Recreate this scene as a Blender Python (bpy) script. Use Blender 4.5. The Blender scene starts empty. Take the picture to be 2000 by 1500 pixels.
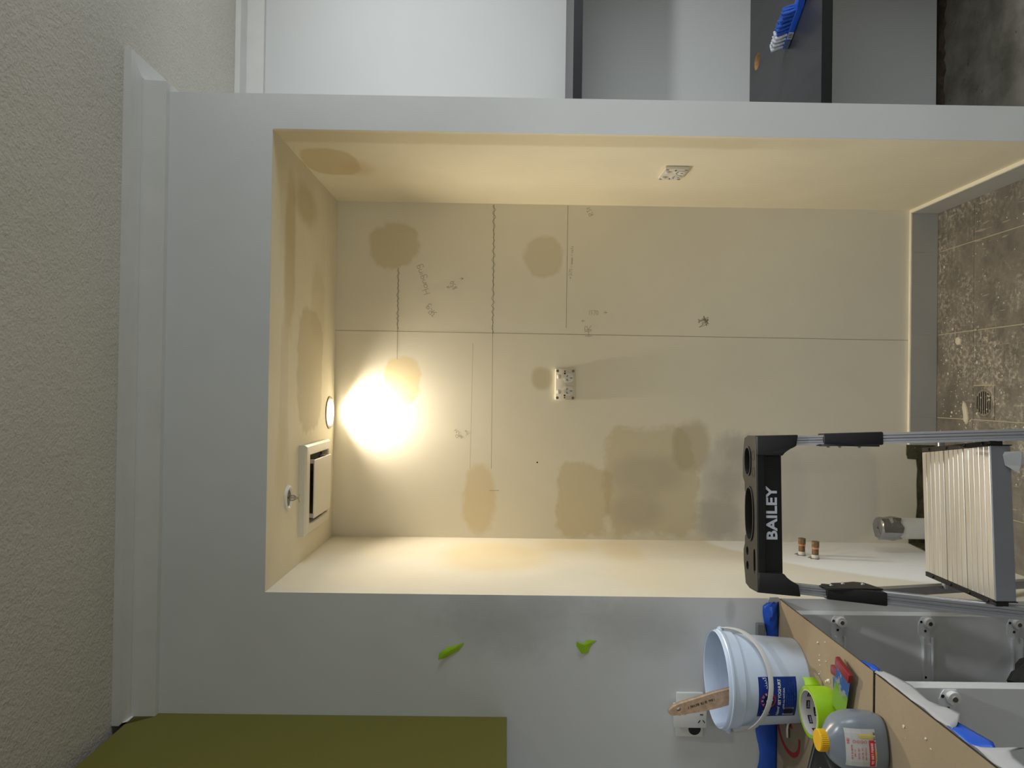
import bpy, bmesh, math, random
from mathutils import Vector, Matrix
random.seed(7)
PI = math.pi
C = bpy.context.scene.collection
SC = bpy.context.scene

# ------------------------------------------------------------------ camera
# The photograph was taken with the phone turned on its side: image left = up.
CAM_H = 1.585
yaw, pit, roll = .00858, -.00731, .01438
Fw = Vector((math.sin(yaw)*math.cos(pit), math.cos(yaw)*math.cos(pit), math.sin(pit)))
r0 = Vector((math.cos(yaw), -math.sin(yaw), 0)); u0 = r0.cross(Fw)
rt = math.cos(roll)*r0 + math.sin(roll)*u0
up = math.cos(roll)*u0 - math.sin(roll)*r0
cx, cy, cz = -up, rt, -Fw
cam_d = bpy.data.cameras.new('camera'); cam = bpy.data.objects.new('camera', cam_d); C.objects.link(cam)
cam.matrix_world = Matrix(((cx.x, cy.x, cz.x, 0), (cx.y, cy.y, cz.y, 0), (cx.z, cy.z, cz.z, CAM_H), (0, 0, 0, 1)))
cam_d.sensor_width = 36; cam_d.lens = 1440/2000*36; cam_d.clip_start = .02
SC.camera = cam

# ------------------------------------------------------------------ world, lights, exposure
w = bpy.data.worlds.new('world'); SC.world = w; w.use_nodes = True
w.node_tree.nodes['Background'].inputs[0].default_value = (.02, .02, .02, 1)
SC.view_settings.view_transform = 'Standard'; SC.view_settings.look = 'None'
SC.view_settings.gamma = 1; SC.view_settings.use_curve_mapping = False
SC.view_settings.exposure = 0.06

def spot(name, loc, power, col, size=120, blend=.8, rad=.04, aim=None):
    l = bpy.data.lights.new(name, 'SPOT'); l.energy = power; l.color = col
    l.spot_size = math.radians(size); l.spot_blend = blend; l.shadow_soft_size = rad
    o = bpy.data.objects.new(name, l); o.location = loc; C.objects.link(o)
    if aim: o.rotation_euler = (Vector(aim)-Vector(loc)).to_track_quat('-Z', 'Y').to_euler()
    return o
def point_light(name, loc, power, col, rad=.05):
    l = bpy.data.lights.new(name, 'POINT'); l.energy = power; l.color = col; l.shadow_soft_size = rad
    o = bpy.data.objects.new(name, l); o.location = loc; C.objects.link(o); return o
COOL = (.95, .985, 1.0); WARM = (1, .87, .68)
spot('alcove_lamp', (1.75, 1.57, 2.25), 34, COOL, 172, .9, .05, (1.45, 2.717, .70))   # lamp before the alcove, facing its wall
spot('room_downlight', (.05, .25, 2.5), 4, COOL, 140, 1.0, .05, (-.15, .9, 0))          # kitchen downlight behind the camera
point_light('room_fill', (.4, -1.2, 1.5), 9, (1, .97, .90))                                  # unseen fill added behind the camera to brighten the ceiling evenly
wl = bpy.data.lights.new('side_fill', 'AREA'); wl.shape = 'RECTANGLE'; wl.size = 1.2; wl.size_y = 1.1; wl.energy = 44; wl.color = (.88, .96, 1.0)
wo = bpy.data.objects.new('side_fill', wl); wo.location = (3.385, .85, 1.6); C.objects.link(wo)  # cool fill added at the right wall, out of view; no window known
wo.rotation_euler = (Vector((-1, 0, 0))).to_track_quat('-Z', 'Z').to_euler()
spot('niche_downlight', (-.0885, 2.690, 2.209), 54, WARM, 148, 1.0, .02, (-.0885, 1.90, 0))
spot('hall_downlight', (.12, 1.30, 2.56), 44, COOL, 100, .9, .04)                         # ceiling downlight in front of the niche

# ------------------------------------------------------------------ material helpers
def lin(c):
    return tuple((v/255/12.92 if v/255 <= .04045 else ((v/255+.055)/1.055)**2.4) for v in c)
class NT:
    def __init__(s, name):
        s.m = bpy.data.materials.new(name); s.m.use_nodes = True; s.t = s.m.node_tree
        s.b = s.t.nodes['Principled BSDF']; s.co = None
    def n(s, ty, **kw):
        x = s.t.nodes.new(ty)
        for k, v in kw.items(): setattr(x, k, v)
        return x
    def l(s, a, b): s.t.links.new(a, b)
    def set(s, sock, v):
        if isinstance(v, (int, float)): sock.default_value = v
        elif isinstance(v, tuple): sock.default_value = (*v, 1) if len(v) == 3 and sock.type == 'RGBA' else v
        else: s.l(v, sock)
    def math(s, op, a, b=0.0, clamp=False):
        x = s.n('ShaderNodeMath', operation=op); x.use_clamp = clamp
        s.set(x.inputs[0], a); s.set(x.inputs[1], b); return x.outputs[0]
    def mix(s, f, a, b):
        x = s.n('ShaderNodeMix', data_type='RGBA'); s.set(x.inputs[0], f); s.set(x.inputs[6], a); s.set(x.inputs[7], b); return x.outputs[2]
    def coord(s):
        if not s.co: s.co = s.n('ShaderNodeTexCoord').outputs['Object']
        return s.co
    def noise(s, scale, detail=3, rough=.6, vec=None, stretch=None):
        x = s.n('ShaderNodeTexNoise'); x.inputs['Scale'].default_value = scale; x.inputs['Detail'].default_value = detail
        x.inputs['Roughness'].default_value = rough
        v = vec or s.coord()
        if stretch:
            m = s.n('ShaderNodeMapping'); m.inputs['Scale'].default_value = stretch; s.l(v, m.inputs['Vector']); v = m.outputs[0]
        s.l(v, x.inputs['Vector']); return x.outputs['Fac']
    def ramp(s, f, a, b, smooth=True):
        x = s.n('ShaderNodeMapRange'); x.interpolation_type = 'SMOOTHSTEP' if smooth else 'LINEAR'
        s.set(x.inputs[0], f); x.inputs[1].default_value = a; x.inputs[2].default_value = b; return x.outputs[0]
    def bump(s, h, strength=.2, dist=.002, prev=None):
        x = s.n('ShaderNodeBump'); x.inputs['Strength'].default_value = strength; x.inputs['Distance'].default_value = dist
        s.l(h, x.inputs['Height'])
        if prev: s.l(prev, x.inputs['Normal'])
        s.l(x.outputs[0], s.b.inputs['Normal']); return x.outputs[0]
    def done(s, col=None, rough=.5, metal=0.0, spec=None):
        if col is not None: s.set(s.b.inputs['Base Color'], col)
        s.set(s.b.inputs['Roughness'], rough); s.set(s.b.inputs['Metallic'], metal)
        if spec is not None: s.b.inputs['Specular IOR Level'].default_value = spec
        return s.m

def plain(name, rgb, rough=.5, metal=0.0, var=.06, scale=12, bump=0, bscale=200, spec=None, stretch=None):
    t = NT(name); c = lin(rgb)
    f = t.ramp(t.noise(scale, 4, .6, stretch=stretch), .3, .7)
    d = tuple(v*(1-var) for v in c); e = tuple(min(1, v*(1+var*.6)) for v in c)
    col = t.mix(f, d, e)
    if bump: t.bump(t.noise(bscale, 3, stretch=stretch), bump, .001)
    return t.done(col, rough, metal, spec)

def patched(name, rgb, axes, patches, rough=.75, broad=.05, bumps=.08):
    """painted plaster with sanded filler patches; coordinates are metres along two world axes"""
    t = NT(name); sep = t.n('ShaderNodeSeparateXYZ'); t.l(t.coord(), sep.inputs[0])
    ax = {'X': 0, 'Y': 1, 'Z': 2}; A = sep.outputs[ax[axes[0]]]; B = sep.outputs[ax[axes[1]]]
    n1 = t.math('SUBTRACT', t.noise(7, 4, .6), .5); n2 = t.math('SUBTRACT', t.noise(38, 3, .6), .5)
    c = lin(rgb)
    col = t.mix(t.ramp(t.noise(2.2, 4, .6), .3, .7), tuple(v*(1-broad) for v in c), tuple(min(1, v*(1+broad*.6)) for v in c))
    for (a0, b0, ra, rb, prgb, soft, amt, pw, wob) in patches:
        da = t.math('POWER', t.math('ABSOLUTE', t.math('DIVIDE', t.math('SUBTRACT', A, a0), ra)), pw)
        db = t.math('POWER', t.math('ABSOLUTE', t.math('DIVIDE', t.math('SUBTRACT', B, b0), rb)), pw)
        d = t.math('POWER', t.math('ADD', da, db), 1/pw)
        d = t.math('ADD', d, t.math('MULTIPLY', n1, wob)); d = t.math('ADD', d, t.math('MULTIPLY', n2, wob*.25))
        k = t.math('MULTIPLY', t.math('SUBTRACT', 1.0, t.ramp(d, 1-soft, 1+soft)), min(1, amt*.7))
        col = t.mix(k, col, lin(prgb))
    t.bump(t.noise(260, 2), bumps, .0008)
    return t.done(col, rough)

# ------------------------------------------------------------------ mesh helpers
def new_bm(): return bmesh.new()
def box(bm, x0, x1, y0, y1, z0, z1, bev=0, seg=2, mat=None):
    vs = [bm.verts.new(p) for p in ((x0,y0,z0),(x1,y0,z0),(x1,y1,z0),(x0,y1,z0),(x0,y0,z1),(x1,y0,z1),(x1,y1,z1),(x0,y1,z1))]
    fs = [bm.faces.new([vs[i] for i in q]) for q in ((0,3,2,1),(4,5,6,7),(0,1,5,4),(1,2,6,5),(2,3,7,6),(3,0,4,7))]
    if bev:
        es = list({e for f in fs for e in f.edges})
        bmesh.ops.bevel(bm, geom=es, offset=bev, segments=seg, profile=.5, affect='EDGES')
    return bm
def mesh_of(bm, smooth=False):
    bmesh.ops.recalc_face_normals(bm, faces=bm.faces[:])
    me = bpy.data.meshes.new('mesh'); bm.to_mesh(me); bm.free()
    if smooth:
        for p in me.polygons: p.use_smooth = True
        try: me.set_sharp_from_angle(angle=math.radians(40))
        except Exception: pass
    return me
def obj(name, bm, mat, parent=None, smooth=False, loc=None, rot=None):
    me = bm if isinstance(bm, bpy.types.Mesh) else mesh_of(bm, smooth)
    o = bpy.data.objects.new(name, me); C.objects.link(o)
    if mat is not None:
        me.materials.clear(); me.materials.append(mat)
    if parent: o.parent = parent
    if loc: o.location = loc
    if rot: o.rotation_euler = rot
    return o
def tag(o, label=None, cat=None, group=None, kind=None):
    if label: o['label'] = label
    if cat: o['category'] = cat
    if group: o['group'] = group
    if kind: o['kind'] = kind
    return o
def thing(name, label, cat, loc=(0,0,0), rotz=0, group=None):
    o = bpy.data.objects.new(name, None); C.objects.link(o); o.location = loc; o.rotation_euler = (0, 0, rotz)
    o.empty_display_size = .05
    return tag(o, label, cat, group)
def struct(name, bm, mat, label=None): return tag(obj(name, bm, mat), label, kind='structure')
def lathe(bm, prof, n=48, c=(0, 0), close=False, a0=0, a1=2*PI):
    full = abs(a1-a0-2*PI) < 1e-6; m = n if full else n+1
    rings = []
    for (r, z) in prof:
        rings.append([bm.verts.new((c[0]+r*math.cos(a0+(a1-a0)*i/n), c[1]+r*math.sin(a0+(a1-a0)*i/n), z)) for i in range(m)])
    for a, b in zip(rings, rings[1:]):
        for i in range(n):
            j = (i+1) % m
            bm.faces.new((a[i], a[j], b[j], b[i]))
    if close:
        if prof[0][0] > 1e-6: bm.faces.new(rings[0])
        if prof[-1][0] > 1e-6: bm.faces.new(rings[-1])
    bmesh.ops.remove_doubles(bm, verts=bm.verts[:], dist=1e-6)
    return bm
def tube(bm, pts, r, n=10, flat=None, caps=True):
    pts = [Vector(p) for p in pts]; rings = []; prevx = None
    for i, p in enumerate(pts):
        t = (pts[min(i+1, len(pts)-1)]-pts[max(i-1, 0)]).normalized()
        if prevx is None:
            ref = Vector((0, 0, 1)) if abs(t.z) < .9 else Vector((1, 0, 0)); x = t.cross(ref).normalized()
        else: x = (prevx - t*prevx.dot(t)).normalized()
        prevx = x; y = t.cross(x)
        rr = r[i] if isinstance(r, (list, tuple)) else r
        ra, rb = (rr, rr) if flat is None else (rr*flat[0], rr*flat[1])
        rings.append([bm.verts.new(p+x*ra*math.cos(2*PI*k/n)+y*rb*math.sin(2*PI*k/n)) for k in range(n)])
    for a, b in zip(rings, rings[1:]):
        for k in range(n): bm.faces.new((a[k], a[(k+1) % n], b[(k+1) % n], b[k]))
    if caps: bm.faces.new(rings[0]); bm.faces.new(rings[-1])
    return bm
def prism(bm, poly, d0, d1, fn):
    """poly of 2D points extruded between d0 and d1; fn(u,v,d)->xyz"""
    a = [bm.verts.new(fn(u, v, d0)) for u, v in poly]; b = [bm.verts.new(fn(u, v, d1)) for u, v in poly]
    bm.faces.new(a); bm.faces.new(b[::-1])
    for i in range(len(poly)):
        j = (i+1) % len(poly); bm.faces.new((a[i], b[i], b[j], a[j]))
    return bm
def plate(outline, holes, thick):
    """flat plate in XY with holes, centred on z=0, as a mesh"""
    cu = bpy.data.curves.new('c', 'CURVE'); cu.dimensions = '2D'; cu.fill_mode = 'BOTH'; cu.extrude = thick/2
    for pl in [outline]+holes:
        s = cu.splines.new('POLY'); s.points.add(len(pl)-1); s.use_cyclic_u = True
        for p, q in zip(s.points, pl): p.co = (q[0], q[1], 0, 1)
    o = bpy.data.objects.new('c', cu); me = bpy.data.meshes.new_from_object(o)
    bpy.data.objects.remove(o); bpy.data.curves.remove(cu); return me
def circ(cx_, cy_, rx, ry=None, n=28, p=2):
    ry = ry or rx; out = []
    for i in range(n):
        a = 2*PI*i/n; c_, s_ = math.cos(a), math.sin(a)
        out.append((cx_+rx*math.copysign(abs(c_)**(2/p), c_), cy_+ry*math.copysign(abs(s_)**(2/p), s_)))
    return out
def text_mesh(s, size, bold=0.0, extrude=0.0, align='CENTER', shear=0, space=1.0):
    cu = bpy.data.curves.new('t', 'FONT'); cu.body = s; cu.size = size; cu.offset = bold; cu.extrude = extrude
    cu.align_x = align; cu.align_y = 'CENTER'; cu.shear = shear; cu.space_character = space; cu.resolution_u = 3
    o = bpy.data.objects.new('t', cu); me = bpy.data.meshes.new_from_object(o)
    bpy.data.objects.remove(o); bpy.data.curves.remove(cu); return me
def blur_print(n, size, bold=0.0, align='CENTER', seed=1):
    """print too small to read in the photograph: rows of letter-like strokes, no words"""
    rg = random.Random(seed); ms = []; x = 0; t = size*.13
    for _ in range(n):
        w_ = size*rg.uniform(.28, .42)
        if rg.random() < .16: x += w_; continue
        q = [(x, -.35*size, x+t, .35*size)]
        if rg.random() < .7: q.append((x+w_-t, -.35*size, x+w_, .35*size if rg.random() < .6 else 0))
        if rg.random() < .8: y = rg.choice((-.35, -.06, .35-.13))*size; q.append((x, y, x+w_, y+t))
        ms += [plate([(a, b), (c, b), (c, d), (a, d)], [], 0) for a, b, c, d in q]; x += w_+size*.14
    me = join_meshes(ms); off = x/2 if align == 'CENTER' else 0
    for v in me.vertices: v.co.x -= off
    return me
def warp(me, fn):
    for v in me.vertices: v.co = fn(*v.co)
    me.update(); return me
def join_meshes(ms):
    bm = new_bm()
    for m in ms: bm.from_mesh(m)
    me = bpy.data.meshes.new('mesh'); bm.to_mesh(me); bm.free(); return me
def copy_part(o, parent, loc=None):
    c = o.copy(); C.objects.link(c); c.parent = parent
    if loc is not None: c.location = loc
    return c
def ribbon(bm, pts, wid, fn):
    """thin drawn line: polyline in 2D given width, fn(u,v)->xyz"""
    for (a, b) in zip(pts, pts[1:]):
        d = Vector((b[0]-a[0], b[1]-a[1]))
        if d.length < 1e-6: continue
        d.normalize(); nx, ny = -d.y*wid/2, d.x*wid/2
        q = [(a[0]+nx, a[1]+ny), (a[0]-nx, a[1]-ny), (b[0]-nx, b[1]-ny), (b[0]+nx, b[1]+ny)]
        bm.faces.new([bm.verts.new(fn(*k)) for k in q])
    return bm

# ------------------------------------------------------------------ room dimensions (metres)
XL, XR, YF, YB, ZT, ZC = -.544, .688, 1.963, 2.717, 2.2176, 2.575
NIB = .782; XW = -1.20; XE = 2.1; YR = -2.6; XK = 3.4

WHITE = (213, 214, 213)
M = {}
t = NT('wall_paint'); c = lin(WHITE)
f = t.ramp(t.noise(1.6, 5, .6), .3, .75)
smudge = t.ramp(t.noise(5, 5, .7, stretch=(1, 1, 1)), .62, .8)
col = t.mix(f, tuple(v*.95 for v in c), c)
t.bump(t.noise(420, 2), .05, .0006); M['paint'] = t.done(col, .7)
# smudged front wall: grey scuffs beside the niche with a place of their own
M['front'] = patched('front_wall_paint', WHITE, 'XZ', [
    (-.60, 1.55, .08, .17, (168, 168, 166), .9, .9, 2, 1.8), (-.62, 1.22, .06, .12, (176, 176, 174), .9, .9, 2, 1.8),
    (-.58, .98, .03, .012, (150, 150, 148), .6, .5, 2, .5), (-.70, 1.30, .05, .07, (192, 191, 188), .9, .4, 2, 1.0)], .7, .04, .05)
t = NT('textured_ceiling_paint'); c = lin((204, 199, 188))
n_ = t.noise(150, 3, .55); n2_ = t.noise(60, 2, .5)
t.bump(t.math('ADD', n_, n2_), .55, .004); M['ceil'] = t.done(t.mix(t.ramp(t.noise(2.0, 4), .3, .7), tuple(v*.93 for v in c), c), .8)
M['cornice'] = plain('cornice_white_paint', (216, 215, 211), .55, var=.03)
CREAM = (214, 206, 184); FILL = (196, 178, 126)
M['niche_back'] = patched('niche_back_plaster', (243, 238, 222), 'XZ', [
    (.53, 2.005, .088, .085, (196, 180, 122), .12, .6, 2.3, 1.0),
    (.495, 1.455, .076, .070, (200, 184, 132), .14, .55, 2.3, 1.1),
    (.03, 1.97, .084, .068, (226, 204, 140), .10, .8, 2.8, .8),
    (.045, 1.455, .042, .038, (190, 176, 132), .25, .7, 2.4, .5),
    (-.40, 1.68, .120, .056, (222, 196, 136), .20, .65, 2.6, 1.2),
    (-.40, 1.295, .135, .10, (206, 188, 132), .09, .62, 3.2, .9),
    (-.33, 1.05, .205, .175, (204, 188, 138), .07, .62, 4.0, .7),
    (-.30, 1.06, .07, .13, (190, 184, 168), .5, .7, 2.2, .7),
    (-.44, 1.10, .06, .10, (190, 184, 168), .5, .7, 2.2, .7),
    (-.20, .90, .09, .07, (182, 168, 130), .2, .7, 2.4, .7),
    (-.35, .67, .20, .19, (212, 210, 206), .12, .9, 3.0, .5),
    (-.46, .80, .08, .075, (188, 184, 176), .35, .8, 2.4, 1.4),
    (-.33, .75, .05, .06, (176, 172, 166), .8, .6, 2, 2.2),
    (-.22, .72, .05, .06, (170, 166, 160), .8, .6, 2, 2.4),
    (-.36, .38, .19, .17, (222, 219, 212), .10, .9, 3.5, .3)], .78, .03, .10)
M['niche_left'] = patched('niche_left_plaster', (220, 214, 198), 'YZ', [
    (2.42, 1.62, .20, .17, (216, 196, 148), .35, .7, 2.4, .5), (2.60, 1.36, .09, .10, (212, 194, 150), .5, .6, 2.2, .7),
    (2.12, 1.98, .10, .22, (228, 216, 188), .6, .6, 2.2, .8), (2.52, 1.18, .16, .07, (216, 198, 156), .35, .6, 2.4, .6),
    (2.20, 1.15, .20, .12, (222, 208, 176), .5, .6, 2.4, .8),
    (2.70, .30, .55, .54, (238, 239, 240), .04, 1.4, 1.5, .12), (2.30, .16, .09, .03, (190, 176, 146), .6, .6, 2, .6)], .75, .05, .09)
M['niche_right'] = patched('niche_right_plaster', (238, 230, 206), 'YZ', [
    (2.25, 2.13, .13, .085, (196, 176, 122), .08, .75, 2.8, .35), (2.02, 1.7, .045, .9, (198, 182, 140), .3, .6, 5, .5),
    (2.30, 2.06, .07, .05, (202, 172, 128), .6, .5, 2, .7), (2.6, 1.3, .12, .5, (220, 210, 182), .7, .5, 2, .8)], .75, .04, .09)
M['niche_ceil'] = patched('niche_ceiling_plaster', (232, 224, 200), 'XY', [
    (.06, 2.38, .20, .15, (192, 180, 146), .06, .8, 3, .6), (.38, 2.14, .22, .05, (190, 172, 122), .3, .7, 2.6, .9),
    (.57, 2.30, .06, .12, (188, 170, 118), .4, .7, 2.2, .7), (-.02, 2.10, .20, .04, (216, 206, 178), .2, .8, 2.4, .9),
    (-.20, 2.10, .14, .06, (212, 200, 168), .3, .7, 2.4, .9), (.28, 2.46, .12, .09, (198, 186, 152), .3, .6, 2.4, .8)], .75, .05, .09)

# ------------------------------------------------------------------ shell
bm = new_bm(); box(bm, XW-.1, XK+.1, YR-.1, YB+.1, ZC, ZC+.1); struct('ceiling', bm, M['ceil'])
bm = new_bm(); box(bm, XW, XL, YF, YF+.0025, 0, ZC); box(bm, XL, XR, YF, YF+.0025, ZT, ZC); box(bm, XR, NIB, YF, YF+.0025, 0, ZC)
struct('wall_front', bm, M['front'])
bm = new_bm(); box(bm, XW-.1, XL, YF+.0025, YB, 0, ZC); struct('wall_niche_left', bm, M['niche_left'])
bm = new_bm(); box(bm, XR, XR+.02, YF+.0025, YB, 0, ZT); struct('wall_niche_right', bm, M['niche_right'])
bm = new_bm(); box(bm, XR+.02, NIB, YF+.0025, YB, 0, ZC); struct('wall_nib', bm, M['paint'])
bm = new_bm(); box(bm, XL, XR+.02, YF+.0025, YB, ZT, ZC); struct('ceiling_niche', bm, M['niche_ceil'])
bm = new_bm(); box(bm, XW-.1, XR+.05, YB, YB+.1, 0, ZC); wall_back = struct('wall_back', bm, M['niche_back'])
bm = new_bm(); box(bm, XR+.05, XE, YB, YB+.1, .006, ZC); struct('wall_alcove_back', bm, M['paint'])
bm = new_bm(); box(bm, XE, XK+.1, YF, YB+.1, 0, ZC); struct('wall_alcove_right', bm, M['paint'])
bm = new_bm(); wy0, wy1, wz0, wz1 = .25, 1.45, 1.05, 2.15  # opening added in the unseen wall to go with the side fill
for q in ((YR, wy0, 0, ZC), (wy1, YF, 0, ZC), (wy0, wy1, 0, wz0), (wy0, wy1, wz1, ZC)): box(bm, XK, XK+.1, *q)
struct('wall_right', bm, M['paint'])
bm = new_bm(); box(bm, XW-.1, XW, YR, YF, 0, ZC); struct('wall_left', bm, M['paint'])
bm = new_bm(); box(bm, XW, XK, YR-.1, YR, 0, ZC); struct('wall_rear', bm, M['paint'])
# concrete floor
t = NT('rough_concrete'); a = t.noise(6, 6, .65); b = t.noise(40, 5, .7)
col = t.mix(t.ramp(a, .3, .7), lin((96, 90, 78)), lin((134, 128, 116)))
col = t.mix(t.ramp(b, .62, .75), col, lin((60, 54, 46)))
t.bump(t.math('ADD', a, t.math('MULTIPLY', b, .5)), .5, .006); M['concrete'] = t.done(col, .85)
bm = new_bm(); box(bm, XW-.1, XK+.1, YR-.1, YB+.1, -.1, -.014); floor = struct('floor', bm, M['concrete'])
# stepped cornice: front wall, round the nib, along the alcove
prof = [(.0, .083), (.020, .083), (.022, .020), (.026, .0215), (.040, .0195), (.060, .0185), (.078, .0185), (.078, 0)]
path = [((-.866, YF), (0, -1)), ((NIB, YF), (1, -1)), ((NIB, YB), (1, -1)), ((XE, YB), (0, -1))]
M['corn'] = M['cornice']
bm = new_bm(); rows = []
for (p, d) in path: rows.append([bm.verts.new((p[0]+d[0]*o_, p[1]+d[1]*o_, ZC-z_)) for o_, z_ in prof])
for a, b in zip(rows, rows[1:]):
    for i in range(len(prof)-1): bm.faces.new((a[i], a[i+1], b[i+1], b[i]))
bm.faces.new(rows[0]); bm.faces.new(rows[-1])
struct('trim_1', bm, M['corn'])

# niche floor: dusty tiles with raised edges over grout
t = NT('grout'); M['grout'] = t.done(lin((176, 166, 140)), .9)
t = NT('dusty_grey_tile'); a = t.noise(9, 6, .7); b = t.noise(60, 5, .75); g = t.noise(3.2, 4, .6)
col = t.mix(t.ramp(a, .3, .7), lin((92, 87, 79)), lin((122, 116, 106)))
dust = t.math('MULTIPLY', t.ramp(b, .44, .66), t.ramp(t.math('ADD', t.math('MULTIPLY', g, .6), t.math('MULTIPLY', t.noise(11, 5, .7), .4)), .42, .60))
col = t.mix(t.math('MULTIPLY', dust, .75), col, lin((196, 188, 168)))
sc = t.noise(90, 2, .5, stretch=(1, .12, 1)); col = t.mix(t.math('MULTIPLY', t.ramp(sc, .66, .72), .4), col, lin((190, 182, 166)))
t.bump(b, .25, .002); M['tile'] = t.done(col, .62)
bm = new_bm(); box(bm, XL, XR, 1.80, YB, -.014, -.0025); fl = struct('floor_niche', bm, M['grout'])
gx = [XR, .5315, .2265, -.0775, -.3825, XL]; gy = [YB, 2.494, 2.189, 1.884, 1.80]
g = .0018
DR = (-.0775, .039, 2.382, 2.494)   # drain square
for i in range(5):
    for j in range(4):
        x1, x0, y1, y0 = gx[i]-g, gx[i+1]+g, gy[j]-g, gy[j+1]+g
        bm = new_bm()
        if i == 2 and j == 1:
            poly = [(x0, y0), (x1, y0), (x1, y1), (DR[1]+g, y1), (DR[1]+g, DR[2]-g), (x0, DR[2]-g)]
            prism(bm, poly, -.011, 0, lambda u, v, d: (u, v, d))
        else: box(bm, x0, x1, y0, y1, -.011, 0, .0012, 1)
        obj('tile', bm, M['tile'], fl)
# drain
M['drain'] = plain('brushed_drain_metal', (150, 144, 132), .45, .6, .2, 60)
M['black'] = plain('black_void', (8, 8, 8), .8, var=0)
dx, dy = (DR[0]+DR[1])/2, (DR[2]+DR[3])/2
dr = thing('floor_drain', 'square floor drain with round black slotted grate in niche tiles', 'drain', (dx, dy, 0))
me = plate([(-.056, -.054), (.056, -.054), (.056, .054), (-.056, .054)], [circ(0, 0, .047, .045)], .010)
obj('frame', me, M['tile'], dr, loc=(0, 0, -.0052))
bars = []
slots = []
for k in range(7):
    y = -.033+k*.011; hw = math.sqrt(max(.042**2-y**2, 0))-.004
    slots.append([(-hw, y-.0028), (hw, y-.0028), (hw, y+.0028), (-hw, y+.0028)])
me = plate(circ(0, 0, .046, .044), slots, .0012); obj('grate', me, M['drain'], dr, loc=(0, 0, -.0006))
bm = new_bm(); lathe(bm, [(0, -.0018), (.0468, -.0018)], 28); obj('sump', bm, M['black'], dr)

# tile skirting
M['skt'] = plain('grey_skirting_tile', (184, 184, 182), .4, var=.03, scale=6)
bm = new_bm(); box(bm, XR-.030, XR, YF+.004, YB, 0, .0995); box(bm, -.18, XR, YB-.011, YB, 0, .0995)
# grout bed (cream) slightly proud on top; tiles in front
bm = new_bm(); box(bm, XR-.0115, XR, YF+.004, YB, .0, .1005); bsr = struct('baseboard_right', bm, M['niche_right'])
ys = [YB-.012, 2.494, 2.189, YF+.003]
for a, b in zip(ys, ys[1:]):
    bm = new_bm(); box(bm, XR-.0135, XR-.010, b+.0006, a-.0006, 0.001, .0985, .0006, 1); obj('tile', bm, M['skt'], bsr)
bm = new_bm(); box(bm, -.18, XR-.012, YB-.0115, YB, .0, .1005); bsb = struct('baseboard_back', bm, M['niche_right'])
xs = [XR-.014, .5308, .2258, -.0768, -.18]
for a, b in zip(xs, xs[1:]):
    bm = new_bm(); box(bm, b+.0006, a-.0006, YB-.0135, YB-.010, .001, .0985, .0006, 1); obj('tile', bm, M['skt'], bsb)
# exposed membrane strip where skirting and board stop
t = NT('green_membrane'); a = t.noise(30, 5, .7)
col = t.mix(t.ramp(a, .35, .7), lin((58, 58, 38)), lin((92, 92, 66))); col = t.mix(t.ramp(t.noise(130, 3), .70, .74), col, lin((190, 186, 170)))
M['membrane'] = t.done(col, .7)
bm = new_bm()
top = [(-.18, .104), (-.215, .105), (-.232, .100), (-.234, .068), (-.27, .064), (-.33, .066), (-.40, .063), (-.45, .067), (-.47, .095), (XL, .093)]
poly = [(-.18, 0)]+top+[(XL, 0)]
prism(bm, poly, YB-.004, YB+.001, lambda u, v, d: (u, d, v)); obj('membrane_strip', bm, M['membrane'], wall_back)
bm = new_bm(); poly = [(YB, 0), (YB, .093), (2.56, .112), (2.40, .105), (2.30, .06), (2.30, 0)]
prism(bm, poly, XL-.001, XL+.003, lambda u, v, d: (d, u, v)); obj('membrane_strip', bm, M['membrane'], bpy.data.objects['wall_niche_left'])

# ------------------------------------------------------------------ pencil marks on the back wall
M['pencil'] = plain('pencil_line', (150, 141, 116), .9, var=.2, scale=40)
M['pencil_faint'] = plain('faint_pencil_line', (182, 173, 146), .9, var=.2, scale=40)
onwall = lambda u, v: (u, YB-.0006, v)
def pencil(pts_list, wid=.0016, m='pencil'):
    bm = new_bm()
    for pts in pts_list: ribbon(bm, pts, wid, onwall)
    me = bpy.data.meshes.new('m'); bm.to_mesh(me); bm.free()
    return obj('pencil_mark', me, M[m], wall_back)
def wavy(u0, u1, v, amp=.006, n=26, every=3):
    pts = []
    for i in range(n*6+1):
        s = i/(n*6); k = math.sin(s*n*2*PI+math.sin(s*23))*amp*(.35+.65*abs(math.sin(s*9+1)))
        pts.append((u0+(u1-u0)*s, v+k))
    return pts
pencil([[(.446, 1.990), (.108, 1.989)]]); pencil([wavy(.44, .22, 1.990, .005, 10)], .0012)
pencil([[(.684, 1.641), (.20, 1.6385)]]); pencil([[(.20, 1.6385), (-.289, 1.637)]], .0012); pencil([wavy(.684, .21, 1.640, .006, 17)], .0013)
pencil([[(.685, 1.368), (.234, 1.368)]], .0014)
pencil([[(.212, 2.2176), (.206, .101)]], .0015)
pencil([[(.172, 1.711), (-.29, 1.715)]], .0010, 'pencil_faint'); pencil([[(-.37, 1.644), (-.369, 1.607)]], .0012)
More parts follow.
